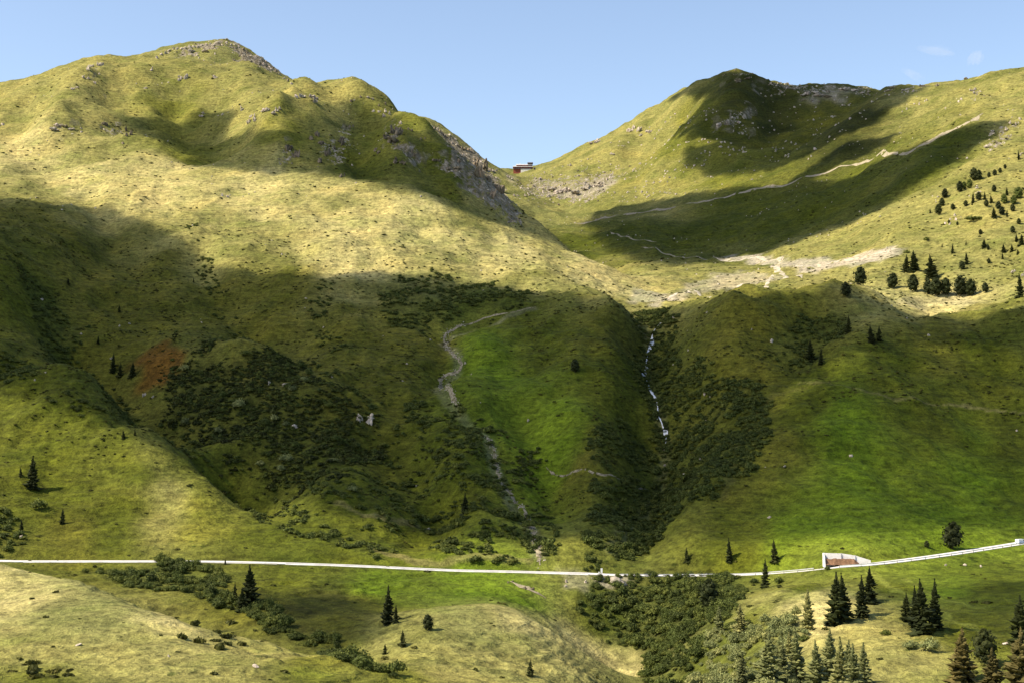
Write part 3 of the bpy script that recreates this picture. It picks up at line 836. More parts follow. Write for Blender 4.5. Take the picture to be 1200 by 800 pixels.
# pale parapet on the valley side of the road
def parapet(a, b, up, label):
    js = np.arange(road_idx(a), road_idx(b) + 1)
    t = empty('parapet_wall', tuple(ROAD[js[len(js) // 2]]))
    inv = t.location
    for nm, prof, mt in (('wall_face', [(-4.9, -1.2), (-3.75, up - .12), (-3.38, up - .12), (-3.38, -1.6)], 'concrete'),
                         ('coping', [(-3.82, up - .12), (-3.82, up), (-3.34, up), (-3.34, up - .12)], 'concrete')):
        o = extrude_along(js, prof[::-1], nm, M[mt], t)
        o.matrix_parent_inverse = Matrix.Translation(-inv)
    tag(t, label, 'wall')
parapet(28, 330, .2, 'long pale concrete parapet beside the road above the shrub bank')
parapet(332, 694, .45, 'pale concrete parapet along the road below the stony stream bed')

def guard_rail(a, b, label, side=-3.5):
    js = np.arange(road_idx(a), road_idx(b) + 1)
    t = empty('guard_rail', tuple(ROAD[js[len(js) // 2]])); inv = Matrix.Translation(-t.location)
    o = extrude_along(js, [(side, .48), (side + .04, .56), (side, .64), (side + .04, .72), (side, .80), (side - .05, .80), (side - .05, .48)][::-1], 'rail', M['steel'], t)
    o.matrix_parent_inverse = inv
    bm = bmesh.new(); add_box(bm, -.07, .07, -.07, .07, -.9, .86)
    pm = bpy.data.meshes.new('post'); bm.to_mesh(pm); bm.free(); pm.materials.append(M['bark'])
    for j in js[::2]:
        p = link('post', pm, t); p.matrix_parent_inverse = inv
        p.location = (ROAD[j, 0] + RN[j, 0] * (side + .16), ROAD[j, 1] + RN[j, 1] * (side + .16), ROAD[j, 2])
    return tag(t, label, 'guard rail', 'guard rails along the road')
guard_rail(726, 955, 'galvanised guard rail beside the road above the shrubby ravine')
guard_rail(985, 1230, 'galvanised guard rail with posts climbing past the concrete bay')

M['pale_gravel'] = simple_mat('pale track gravel', (.38, .335, .255), .45, .3, .95, .1, .5, .3)
TR = M['gravel']
patchy(M['pale_gravel'], (.17, .16, .05), .54, .12)
ribbon('track', [(672,262),(700,258),(745,250),(790,243),(850,232),(905,218),(950,207),(1000,193),(1050,180),(1095,163),(1130,146),(1152,133)], 6.5, TR, .3, .6, 4, 6)
ribbon('path', [(752,290),(780,298),(820,302),(850,304)], 2.6, TR, .2, .9)
ribbon('path', [(715,272),(740,280),(770,284)], 2.6, TR, .2, .9)
ribbon('track', [(840,303),(890,302),(915,305),(905,312),(915,320),(940,326)], 5.0, M['pale_gravel'], .25, .9)
ribbon('track', [(915,312),(950,314),(985,306),(1030,296),(1056,292)], 6.0, M['pale_gravel'], .25, 1.0)
ribbon('track', [(780,352),(820,345),(870,333),(905,322)], 3.5, M['pale_gravel'], .25, 1.0)
ribbon('path', [(640,547),(680,550),(712,556),(735,565),(758,573)], 1.0, M['bed'], .15, .4, 4, 2)
ribbon('path', [(540,380),(570,372),(600,366),(628,360)], 1.3, M['bed'], .2, .9, 4, 2)
ribbon('stream_bed', [(545,380),(522,392),(528,412),(540,430),(516,447),(530,462),(538,478)], 1.8, M['bed'], .2, 1.2, 4, 2)
ribbon('stream_bed', [(570,510),(580,535),(585,560),(602,585),(615,600),(624,620),(630,640),(633,662)], 1.7, M['bed'], .15, 1.6, 4, 2)
ribbon('stream_bed', [(598,681),(612,687),(625,693),(640,701)], 2.6, M['bed'], .3, .6, 4, 2)
def white_water(pts, w):
    ribbon('stream', pts, w, M['water'], .6, .9, 4, 1.5)
white_water([(775,379),(768,386),(764,396),(760,412),(757,428),(757,442),(762,456),(769,470),(772,488),(778,504),(780,516),(778,530)], .55)
white_water([(770,383),(775,379)], .9)
white_water([(764,394),(764,402),(762,408),(758,414)], 2.0)
white_water([(764,400),(768,406),(766,413)], 1.5)
white_water([(757,428),(757,434),(754,440),(757,445)], 1.9)
white_water([(760,452),(763,460),(768,466),(770,472)], 1.3)
white_water([(776,500),(781,510),(780,516)], 1.8)
white_water([(768,488),(772,494)], .7)

# ------------------------------------------------------------------ vegetation meshes (unit size)
def fib(n, rng):
    i = np.arange(n) + .5
    ph = np.arccos(1 - 2 * i / n); th = np.pi * (1 + 5 ** .5) * i + rng.uniform(0, 6)
    return np.stack([np.cos(th) * np.sin(ph), np.sin(th) * np.sin(ph), np.cos(ph)], 1)

def leaf_quads(P, Nn, size, rng, tilt=.55):
    """one folded leaf clump (two triangles) per point"""
    n = len(P)
    Nn = Nn + rng.normal(0, tilt, (n, 3)); Nn /= np.linalg.norm(Nn, axis=1)[:, None]
    r = rng.normal(size=(n, 3)); t = np.cross(Nn, r); t /= np.linalg.norm(t, axis=1)[:, None] + 1e-9
    b = np.cross(Nn, t)
    s = (size * rng.uniform(.6, 1.35, n))[:, None]
    V = np.stack([P - t * s, P - b * s * .7 + Nn * s * .15, P + t * s, P + b * s * .7 - Nn * s * .15], 1)
    return V.reshape(-1, 3), np.arange(4 * n).reshape(n, 4)

ICO = None
def ico(sub):
    bm = bmesh.new(); bmesh.ops.create_icosphere(bm, subdivisions=sub, radius=1)
    V = np.array([v.co[:] for v in bm.verts]); Fc = np.array([[v.index for v in f.verts] for f in bm.faces]); bm.free()
    return V, Fc

def bush_mesh(seed, nleaf, size, mat, flat=.75, blobs=7, spread=.62):
    rng = np.random.default_rng(seed)
    Vs, Fs, off = [], [], 0
    iv, fi = ico(1)
    for k in range(blobs):
        a = rng.uniform(0, 2 * np.pi); d = spread * math.sqrt(rng.uniform(0, 1)) * (k > 0)
        c = np.array([math.cos(a) * d, math.sin(a) * d, flat * (.42 + .35 * (1 - d) * rng.uniform(.3, 1))])
        r = np.array([rng.uniform(.8, 1.2), rng.uniform(.8, 1.2), flat * rng.uniform(.8, 1.5)]) * rng.uniform(.24, .46)
        D = fib(nleaf // blobs, rng); D = D[D[:, 2] > -.55]
        P = c + D * r * rng.uniform(.62, 1.28, (len(D), 1))
        P[:, 2] = np.maximum(P[:, 2], .02)
        V, Fq = leaf_quads(P, D, size, rng)
        Vs.append(V); Fs.append(np.concatenate([Fq[:, [0, 1, 2]], Fq[:, [0, 2, 3]]]) + off); off += len(V)
        core = c + iv * r * rng.uniform(.5, .7)
        core[:, 2] = np.maximum(core[:, 2], -.05)
        Vs.append(core); Fs.append(fi + off); off += len(core)
    return np_mesh('foliage', np.concatenate(Vs), np.concatenate(Fs), mat, smooth=False)

def spruce_crown(seed, mat, rad=.17, whorls=30, per=12, base=.03, droop=.5):
    rng = np.random.default_rng(seed)
    V, Fc = [], []
    for w in range(whorls):
        f = w / (whorls - 1)
        h = base + (1 - base) * (f ** .92)
        r0 = rad * ((1 - f) ** .95 * (1 + .22 * math.sin(w * 2.1 + seed)) + .015)
        for k in range(per if f < .8 else 6):
            a = rng.uniform(0, 2 * np.pi); r = r0 * rng.uniform(.55, 1.3)
            r *= 1 + .22 * math.cos(a - seed) * math.cos(w * .9 + seed)
            if rng.random() < .10: continue
            hh = h + rng.uniform(-.02, .02)
            d = np.array([math.cos(a), math.sin(a), 0]); s = np.array([-d[1], d[0], 0])
            dr = -droop * r * rng.uniform(.6, 1.3) * (1 - .9 * f) + .3 * r * f
            tip = d * r + np.array([0, 0, hh + dr + .02 * (1 - f)])
            mid = d * r * .62 + np.array([0, 0, hh + dr * .75])
            root = np.array([0, 0, hh + .012])
            wd = (.016 + .17 * r) * rng.uniform(.7, 1.35)
            sag = np.array([0, 0, -.35 * wd])
            o = len(V)
            V += [root, mid - s * wd + sag, mid + np.array([0, 0, .012]), mid + s * wd + sag, tip, mid * .96 + np.array([0, 0, -.75 * wd])]
            Fc += [(o, o + 1, o + 2), (o, o + 2, o + 3), (o + 1, o + 4, o + 2), (o + 2, o + 4, o + 3), (o + 1, o + 5, o + 4), (o + 3, o + 4, o + 5)]
    o = len(V); V += [np.array([.006, 0, .97]), np.array([-.006, .005, .97]), np.array([0, -.006, .97]), np.array([0, 0, 1.03])]
    Fc += [(o, o + 1, o + 3), (o + 1, o + 2, o + 3), (o + 2, o, o + 3)]
    return np_mesh('crown', np.array(V), np.array(Fc), mat, smooth=False)

def round_crown(seed, mat, rad=.34):
    """stone pine: a dense egg-shaped crown of needle tufts"""
    rng = np.random.default_rng(seed)
    Vs, Fs, off = [], [], 0
    iv, fi = ico(1)
    for k in range(16):
        f = (k + .5) / 16
        rr = rad * math.sin(math.pi * min(1, .18 + .80 * f)) ** .8
        a = k * 2.4; c = np.array([math.cos(a) * rr * .5, math.sin(a) * rr * .5, .12 + .80 * f]); r = np.array([1, 1, .75]) * (rr * .62 + .02)
        D = fib(26, rng); P = c + D * r * rng.uniform(.8, 1.2, (26, 1))
        V, Fq = leaf_quads(P, D, .045, rng); Vs.append(V); Fs.append(np.concatenate([Fq[:, [0, 1, 2]], Fq[:, [0, 2, 3]]]) + off); off += len(V)
        Vs.append(c + iv * r * .75); Fs.append(fi + off); off += len(iv)
    return np_mesh('crown', np.concatenate(Vs), np.concatenate(Fs), mat, smooth=False)

def trunk_mesh(h=.9, r=.018):
    bm = bmesh.new()
    bmesh.ops.create_cone(bm, cap_ends=True, segments=7, radius1=r, radius2=r * .15, depth=h + .06, matrix=Matrix.Translation((0, 0, h / 2 - .03)))
    me = bpy.data.meshes.new('trunk'); bm.to_mesh(me); bm.free(); me.materials.append(M['bark'])
    return me

TRUNK = trunk_mesh()
CROWN = {'s': [spruce_crown(k, M['spruce'], rad=.19 + .035 * (k % 4)) for k in range(7)],
         'w': [spruce_crown(k + 10, M['spruce'], rad=.30 + .04 * k, per=13) for k in range(3)],
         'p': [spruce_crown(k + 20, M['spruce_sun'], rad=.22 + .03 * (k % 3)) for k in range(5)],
         'b': [spruce_crown(k + 30, M['spruce_brown'], rad=.33, per=17, whorls=28) for k in range(2)],
         'r': [round_crown(k + 40, M['spruce']) for k in range(3)],
         'g': [round_crown(k + 50, M['alder']) for k in range(2)]}
def tree(px, py, hpx, kind, label, group=None, name='spruce_tree'):
    P = hit(px, py); h = hpx * P[1] / F
    t = empty(name, (P[0], P[1], P[2] - .1), random.uniform(0, 6.28), h)
    t.scale = (h * random.uniform(.92, 1.1), h * random.uniform(.92, 1.1), h)
    t.rotation_euler[0] = random.gauss(0, .035); t.rotation_euler[1] = random.gauss(0, .035)
    link('trunk', TRUNK, t)
    link('crown', random.choice(CROWN[kind]), t)
    return tag(t, label, 'tree', group)
def trees(spec, label, group=None, name='spruce_tree'):
    for s in spec.split():
        a = s.split(',')
        tree(float(a[0]), float(a[1]), float(a[2]), a[3] if len(a) > 3 else 's', label, group, name)

trees('1128,801,64,b 1166,818,58,b 1196,826,88,b', 'broad brownish spruce standing in sun at the edge of the valley meadow', 'brownish spruces on the sunny valley edge')
trees('1083,742,62 1096,737,58 1072,735,48 1062,727,32', 'tall dark spruce in the close clump behind the pale grey bush', 'dark spruce clump behind the grey bush')
trees('980,731,60 991,726,54', 'tall dark spruce of the pair below the concrete bay', 'pair of spruces below the concrete bay')
trees('1010,721,46 1020,706,42', 'dark spruce just under the road and guard rail', 'spruces under the guard rail')
trees('1196,757,58', 'dark spruce behind the broad brown spruces')
trees('1154,776,42,r', 'rounded dark green pine between two brownish spruces', None, 'pine_tree')
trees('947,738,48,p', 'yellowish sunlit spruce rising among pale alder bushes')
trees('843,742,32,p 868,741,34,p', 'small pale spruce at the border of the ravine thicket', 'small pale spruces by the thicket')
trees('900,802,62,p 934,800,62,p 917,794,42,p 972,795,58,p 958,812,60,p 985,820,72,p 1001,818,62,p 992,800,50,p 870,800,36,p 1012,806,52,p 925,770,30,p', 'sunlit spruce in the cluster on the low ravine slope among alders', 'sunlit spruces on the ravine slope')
trees('897,688,34', 'small dark spruce growing against the road edge')
trees('830,713,38,r', 'dark rounded pine on the ravine rim under the road', None, 'pine_tree')
trees('855,657,27 908,657,25', 'slim dark spruce on the bank above the thin guard rail', 'slim spruces above the road')
trees('805,657,16', 'tiny spruce above the road near the ravine mouth')
trees('1116,643,34,r', 'broad dark pine alone above the climbing road', None, 'pine_tree')
trees('1086,641,9,r', 'tiny round pine above the climbing road', None, 'pine_tree')
trees('38,572,38', 'tall dark spruce alone on the shady green meadow slope')
trees('73,613,18 25,622,14 24,558,12', 'small dark spruce on the green slope above the road', 'small spruces on the green slope')
trees('454,730,44 464,730,22', 'dark spruce on the shaded flank of the tan mound', 'spruces on the shaded mound')
trees('502,738,20,r', 'small round pine on the tan mound', None, 'pine_tree')
trees('293,710,48 275,706,24 283,716,28', 'dark spruce in the gully behind the sunny foreground meadow', 'spruces in the gully behind the meadow')
trees('472,757,20 451,766,13 621,792,20 264,661,7', 'little spruce at the foot of the tan mound', 'little spruces at the mound')
trees('545,600,23', 'dark spruce beside the stony stream bed')
trees('132,436,23 140,441,17 155,441,18', 'dark spruce of the small group by the rust coloured patch', 'spruces by the rust patch')
trees('115,403,10 140,366,9 80,333,8 145,513,10 158,510,9 227,331,6', 'tiny spruce on the shaded brown hillside', 'tiny spruces on the brown hillside')
trees('674,436,17,r', 'dark round pine on the grassy tongue between the streams', None, 'pine_tree')
trees('1008,334,23,r 992,348,19,r', 'dark round pine on the sunny rim of the shaded hollow', 'pines on the hollow rim', 'pine_tree')
trees('950,421,24 962,427,20 994,390,21 1021,401,21 1030,399,18', 'dark spruce inside the shaded hollow', 'spruces in the hollow')
trees('1045,338,20,r 1062,318,20 1072,318,25,w 1070,342,22,r 1092,326,28,w 1097,347,24,r 1108,346,22,r 1088,345,20,r 1126,347,26,r 1138,347,22,r 1155,343,13,r 1133,310,15 1128,316,11,r 1116,297,12 1196,348,28', 'dark conifer at the foot of the sunny hillside beside the dry flat', 'conifers by the dry flat')
trees('1107,232,12,r 1100,252,14,r 1104,242,11,r 1125,225,14,r 1142,212,17,r 1147,211,13,r 1140,238,13 1147,235,11,r 1154,234,10 1156,242,9,r 1162,238,10 1165,225,9,r 1180,229,10 1170,245,10,r 1174,252,11,r 1165,255,12,w 1180,254,9 1187,248,10,r 1194,233,15,g 1177,239,13,g 1188,240,12,g 1117,246,8,r 1132,242,8,r 1130,222,10,g 1136,221,12,g 1149,275,7,r 1187,273,9,r 1194,263,8,r 1191,283,9,w 1197,287,13,w 1153,290,10,w 1158,293,6,r 1176,296,11,w 1186,295,9,w 1193,298,6,w 1175,304,8 1132,287,5 1104,290,5 1090,250,6 1194,187,11 1166,206,8,r 1159,208,7,r 1172,203,7,r 1178,198,6,r 1159,309,7,r 1112,262,5,r 1122,264,5,r',
      'small conifer scattered on the sunny upper hillside', 'conifers on the sunny hillside')

# ------------------------------------------------------------------ shrubs
AL = [bush_mesh(100 + k, 520, .085, M['alder'], .8, 9) for k in range(4)]
ALP = [bush_mesh(120 + k, 520, .085, M['alder_pale'], .85, 9) for k in range(3)]
DW = [bush_mesh(140 + k, 150, .17, M['dwarf'], .5, 5, .6) for k in range(3)]
HE = [bush_mesh(160 + k, 90, .20, M['heath'], .35, 4, .6) for k in range(3)]
ALF = [bush_mesh(180 + k, 180, .15, M['alder'], .75, 6) for k in range(3)]

CELL = (YY ** 2) * (UG[1] - UG[0]) * np.gradient(VG)[:, None]
def scatter(mask, density, seed, gate=None):
    """points spread over a masked area at so many per square metre"""
    rng = np.random.default_rng(seed)
    lam = mask * density * CELL
    if gate is not None: lam = lam * gate
    cnt = rng.poisson(np.clip(lam, 0, 30))
    k, i = np.nonzero(cnt)
    r = np.repeat(np.arange(len(k)), cnt[k, i])
    k, i = k[r], i[r]
    v = VG[k] + (rng.random(len(k)) - .5) * np.gradient(VG)[k]; u = UG[i] + (rng.random(len(k)) - .5) * (UG[1] - UG[0])
    y = np.exp(v); x = u * y
    return np.stack([x, y, ground(x, y)], 1)

def thin(P, S, gap):
    """drop points closer to a kept one than gap times their size"""
    keep = []
    for i in np.argsort(-S):
        if all((P[i, 0] - P[j, 0]) ** 2 + (P[i, 1] - P[j, 1]) ** 2 > (gap * (S[i] + S[j]) / 2) ** 2 for j in keep):
            keep.append(i)
    return np.array(keep, int)

MARKS = [(705,668,'near the white roadside board'),(722,686,'near the large grey boulder'),(830,712,'near the dark rim pine'),(800,680,'under the thin guard rail'),(760,700,'in the upper ravine below the road'),
         (740,745,'beside the tan mound'),(790,790,'at the bottom of the ravine'),(860,745,'by the small pale spruces'),(905,790,'among the sunlit spruces'),(945,735,'by the yellowish spruce'),(850,790,'between ravine and sunlit spruces'),
         (120,675,'just below the road parapet'),(230,680,'at the end of the parapet bank'),(290,705,'by the gully spruces'),(360,745,'behind the meadow crest'),(430,780,'at the foot of the tan mound'),
         (770,375,'above the upper waterfall'),(760,405,'beside the upper waterfall'),(756,435,'beside the middle cascade'),(770,470,'beside the narrow cascade'),(780,512,'beside the lowest cascade'),(860,480,'on the bank high above the stream'),(850,550,'on the broad bank below the hollow'),
         (745,570,'by the end of the pale footpath'),(715,630,'in the ravine mouth above the road'),(530,470,'by the bend of the stony stream bed'),(590,550,'along the stony stream bed'),(630,620,'by the lower stony stream bed'),(545,600,'near the lone dark spruce'),(500,640,'on the slope above the road'),
         (230,420,'at the upper edge by the rust patch'),(312,448,'above the pale grey rock'),(345,500,'around the small grey rock'),(430,492,'by the broken grey rock'),(282,478,'near the wide pale bush'),(250,520,'along the gully edge'),(330,550,'at the foot of the mat'),(390,470,'on the far crest of the mat'),
         (60,765,'near the flat pale boulder'),(30,785,'on the dim grass corner'),(230,745,'on the worn tan grass'),(290,740,'close to the meadow crest')]
MARKP = [(hit(a, b), t) for a, b, t in MARKS]
def where(P):
    return min(MARKP, key=lambda m: (m[0][0] - P[0]) ** 2 + ((m[0][1] - P[1]) * .8) ** 2)[1]

def bushes(mask, density, size, meshes, label, group, seed, gap=.9, limit=100, name='alder_bush'):
    P = scatter(mask, density, seed); rng = np.random.default_rng(seed + 1)
    S = rng.uniform(size[0], size[1], len(P))
    k = thin(P, S, gap)[:limit]
    out = []
    for i in k:
        o = link(name, meshes[rng.integers(len(meshes))])
        o.location = (P[i, 0], P[i, 1], P[i, 2] - .08 * S[i]); o.rotation_euler = (0, 0, rng.uniform(0, 6.28))
        o.scale = (S[i] * rng.uniform(.85, 1.15), S[i] * rng.uniform(.85, 1.15), S[i] * rng.uniform(.7, 1.4))
        tag(o, ('large ' if S[i] > size[0] + .66 * (size[1] - size[0]) else 'small ' if S[i] < size[0] + .33 * (size[1] - size[0]) else '') + label + ' ' + where(P[i]), 'bush', group); out.append(o)
    return out

def stuff(name, P, S, meshes_from, label, seed, sink=.1):
    """a mass nobody could count: points carrying instances of already placed plants or stones"""
    rng = np.random.default_rng(seed)
    me = bpy.data.meshes.new(name)
    me.vertices.add(len(P)); Q = P.copy(); Q[:, 2] -= sink * S
    me.vertices.foreach_set('co', Q.astype(np.float32).ravel())
    a = me.attributes.new('scl', 'FLOAT_VECTOR', 'POINT'); a.data.foreach_set('vector', (S[:, None] * rng.uniform(.8, 1.2, (len(P), 3))).astype(np.float32).ravel())
    a = me.attributes.new('rot', 'FLOAT_VECTOR', 'POINT'); R = rng.normal(0, .12, (len(P), 3)); R[:, 2] = rng.uniform(0, 6.28, len(P)); a.data.foreach_set('vector', R.astype(np.float32).ravel())
    a = me.attributes.new('pick', 'INT', 'POINT'); a.data.foreach_set('value', rng.integers(0, len(meshes_from), len(P)).astype(np.int32))
    o = link(name, me)
    g = bpy.data.node_groups.new(name, 'GeometryNodeTree')
    g.interface.new_socket('Geometry', in_out='INPUT', socket_type='NodeSocketGeometry')
    g.interface.new_socket('Geometry', in_out='OUTPUT', socket_type='NodeSocketGeometry')
    nd, lk = g.nodes, g.links
    gi = nd.new('NodeGroupInput'); go = nd.new('NodeGroupOutput')
    jn = nd.new('GeometryNodeJoinGeometry')
    for src in reversed(meshes_from):
        oi = nd.new('GeometryNodeObjectInfo'); oi.inputs['Object'].default_value = src; oi.inputs['As Instance'].default_value = True
        lk.new(oi.outputs['Geometry'], jn.inputs[0])
    ip = nd.new('GeometryNodeInstanceOnPoints'); ip.inputs['Pick Instance'].default_value = True
    def attr(n_, t):
        q = nd.new('GeometryNodeInputNamedAttribute'); q.data_type = t; q.inputs['Name'].default_value = n_
        return q.outputs['Attribute']
    lk.new(gi.outputs[0], ip.inputs['Points']); lk.new(jn.outputs[0], ip.inputs['Instance'])
    lk.new(attr('pick', 'INT'), ip.inputs['Instance Index']); lk.new(attr('rot', 'FLOAT_VECTOR'), ip.inputs['Rotation']); lk.new(attr('scl', 'FLOAT_VECTOR'), ip.inputs['Scale'])
    lk.new(ip.outputs[0], go.inputs[0])
    md = o.modifiers.new('scatter', 'NODES'); md.node_group = g
    return tag(o, label, kind='stuff')

def pick(objs, meshes):
    """one placed object for each mesh variant"""
    return [next(o for o in objs if o.data == m) for m in meshes if any(o.data == m for o in objs)]

RG = {k: region(v, 2).astype(float) for k, v in B.items()}
near_gorge = region([(680,695),(720,680),(760,678),(850,682),(870,700),(835,735),(800,815),(762,815),(750,770),(710,735)], 1).astype(float)
sunny = region([(800,815),(835,745),(870,735),(905,725),(940,718),(945,745),(905,768),(930,800),(935,815)], 1).astype(float)
b1 = bushes(near_gorge, .16, (1.7, 3.3), AL, 'rounded green alder bush', 'alder bushes in the ravine', 301, .74, 130)
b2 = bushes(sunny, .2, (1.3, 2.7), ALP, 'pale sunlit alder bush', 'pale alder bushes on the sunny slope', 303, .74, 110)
b4 = bushes(RG['dwarf'], .01, (1.4, 4.2), ALP[:1] + AL[:2], 'pale green bush among dark dwarf pines', 'pale bushes in the dwarf pine mat', 307, 1.2, 20)
b3 = bushes(RG['bank'], .05, (1.8, 3.4), AL, 'dark alder bush', 'alder bushes below the parapet', 305, .75, 60)
for px, py, w, ms, lab in ((1090,762,26,ALP,'wide pale grey bush in front of the dark spruce clump'), (1068,760,18,ALP,'small pale grey bush beside the wide one at the spruce clump'),
                           (46,596,22,AL,'round bush alone on the green slope under the tall spruce'), (884,683,12,AL,'dark bush left of the small roadside spruce'),
                           (912,683,14,AL,'dark bush right of the small roadside spruce'), (1038,744,14,AL,'low bush on the sunny grass below the road'),
                           (970,667,8,AL,'dark bush beside the concrete bay'), (320,493,14,ALP,'pale bush among the dark dwarf pines near the small grey rock'),
                           (335,499,11,ALP,'small pale bush low among the dark dwarf pines'), (282,478,20,ALP,'wide pale bush high among the dark dwarf pines'),
                           (334,541,18,ALP,'pale bush at the foot of the dark dwarf pines'), (226,520,11,AL,'dark bush on the meadow edge beside the gully'),
                           (412,575,12,ALP,'pale upright bush below the dark dwarf pines'), (390,540,16,ALP,'dull bush at the end of the dark dwarf pine mat'),
                           (1140,258,22,AL,'low flat juniper mat below the rocks on the sunny hillside'), (1062,297,8,AL,'dark bush at the end of the gravel track'), (1087,282,9,AL,'dark bush alone above the gravel track')):
    P = hit(px, py); s = w * P[1] / F * .62
    o = link('juniper_mat' if 'juniper' in lab else 'bush', random.choice(ms)); o.location = P - np.array([0, 0, .1 * s]); o.scale = (s, s, s * (.5 if 'mat' in lab else 1)); o.rotation_euler = (0, 0, random.uniform(0, 6))
    tag(o, lab, 'bush')

rng = np.random.default_rng(5)
def sz(P, a, b): return rng.uniform(a, b, len(P)) ** 1.0
# placed dwarf pines and far alders that also serve the masses
dwb = bushes(RG['dwarf'], .02, (2.2, 3.4), DW, 'very dark dwarf pine', 'dwarf pines of the dark mat', 311, .9, 70, 'dwarf_pine')
alb = bushes(np.maximum(RG['ravine'], RG['stream_bank'] * .5), .02, (2.2, 3.6), ALF, 'dull green alder bush', 'alder bushes along the stream', 313, .9, 110, 'green_alder')
meadow_heath = bushes(region([(20,760),(80,765),(110,790),(60,795),(10,790)], 1).astype(float), .04, (1.2, 2.4), HE, 'low heath cushion', 'heath cushions on the foreground meadow', 315, .9, 26, 'heath_cushion')
meadow_heath += bushes(region([(195,735),(230,728),(300,735),(300,752),(260,760),(215,752)], 1).astype(float), .05, (1.2, 2.6), HE, 'low heath cushion', 'heath cushions on the meadow crest', 317, .8, 30, 'heath_cushion')

gate = lambda sc, lo, hi, o=0: smooth(lo, hi, fbm(XX / sc + o, YY / sc - o, 3))
P = scatter(blur(region(B['dwarf'], 5), 5) ** 1.5, .40, 401, gate(16, -.6, .1)); stuff('dwarf_pine_mat', P, sz(P, 1.1, 2.3), pick(dwb, DW) + pick(dwb, DW)[:2] + pick(alb, ALF)[:2], 'mat of very dark dwarf pines on the shaded slope', 402)
AF = pick(alb, ALF); A1 = pick(b1, AL)
P = np.concatenate([scatter(RG['ravine'], .30, 403, gate(14, -.55, 0)), scatter(RG['ravine_west'], .25, 404, gate(12, -.4, .1)), scatter(RG['stream_bank'], .17, 405, gate(15, -.15, .25, 7)),
                    scatter(RG['gully'], .14, 406, gate(16, -.4, .2)), scatter(RG['bench'], .16, 407, gate(16, -.35, .15)), scatter(RG['hollow'], .16, 408, gate(16, -.3, .2)), scatter(RG['edge'], .09, 409, gate(12, -.3, .2)), scatter(RG['center_left'], .09, 415, gate(15, -.1, .3, 11)), scatter(RG['mats'], .2, 416, gate(10, -.2, .2)), scatter(RG['west_edge'], .2, 417), scatter(RG['west_bank'], .15, 418)])
gm = np.zeros(UU.shape)
for q, w in ((3, 9), (4, 6), (6, 7)):
    if q < len(gl):
        idx, dist, near = line_dist(gl[q][0], w); gm[idx] = np.maximum(gm[idx], dist < w)
P = np.concatenate([P, scatter(gm, .09, 414, gate(18, -.2, .3))])
stuff('alder_thicket', P, sz(P, 1.0, 2.3), AF, 'dark green alder thicket filling ravines and hollows', 410)
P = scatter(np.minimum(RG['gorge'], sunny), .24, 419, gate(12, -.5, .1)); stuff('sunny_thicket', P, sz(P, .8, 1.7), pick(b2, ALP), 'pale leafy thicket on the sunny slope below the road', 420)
P = np.concatenate([scatter(RG['gorge'] * (1 - sunny), .22, 411, gate(14, -.6, 0)), scatter(RG['bank'], .24, 412, gate(14, -.5, .1))])
stuff('gorge_thicket', P, sz(P, 1.0, 2.2), A1, 'leafy thicket between the bushes of the ravine', 413)
HS = pick(meadow_heath, HE)
hm = (smooth(600, 680, YY) + .10 * smooth(290, 330, YY)) * (smooth(1150, 950, YY) + .22 * smooth(1900, 1100, YY)) * (np.abs(UU) < .45)
hm = hm * (1 - .9 * region([(525,375),(610,365),(640,470),(720,560),(640,560),(560,470)], 1)) * (1 - .92 * region([(960,470),(1210,500),(1210,640),(960,640),(820,610),(930,540)], 1)) * (1 - .9 * region([(340,668),(680,674),(700,705),(430,705)], 1))
P = np.concatenate([scatter(hm, .042, 421, gate(24, .05, .45, 3)), scatter(hm, .006, 424)]); stuff('heath', P, sz(P, .6, 1.7) * np.clip(P[:, 1] / 900, 1, 1.6), HS, 'dark heath cushions dotted over the slopes', 422)

# ------------------------------------------------------------------ rocks
def rock_mesh(seed, mat, sub=3, planes=16, tall=1.0):
    rng = np.random.default_rng(seed); V, Fc = ico(sub)
    Nn = rng.normal(size=(planes, 3)); Nn /= np.linalg.norm(Nn, axis=1)[:, None]
    hgt = rng.uniform(.55, 1.0, planes)
    dots = np.maximum(V @ Nn.T, 1e-3)
    r = np.minimum((hgt / dots).min(1), 1.25)
    r *= 1 + .10 * pnoise(V[:, 0] * 3 + seed, V[:, 1] * 3 + V[:, 2] * 2.3) + .05 * pnoise(V[:, 0] * 8 + seed, V[:, 2] * 8 + V[:, 1] * 5)
    V = V * r[:, None]; V[:, 2] *= tall
    return np_mesh('rock', V, Fc, mat, smooth=False)
RK = [rock_mesh(500 + k, M['rock'], tall=1.1) for k in range(5)]
RKD = [rock_mesh(520 + k, M['rock_dark'], tall=1.1) for k in range(5)]
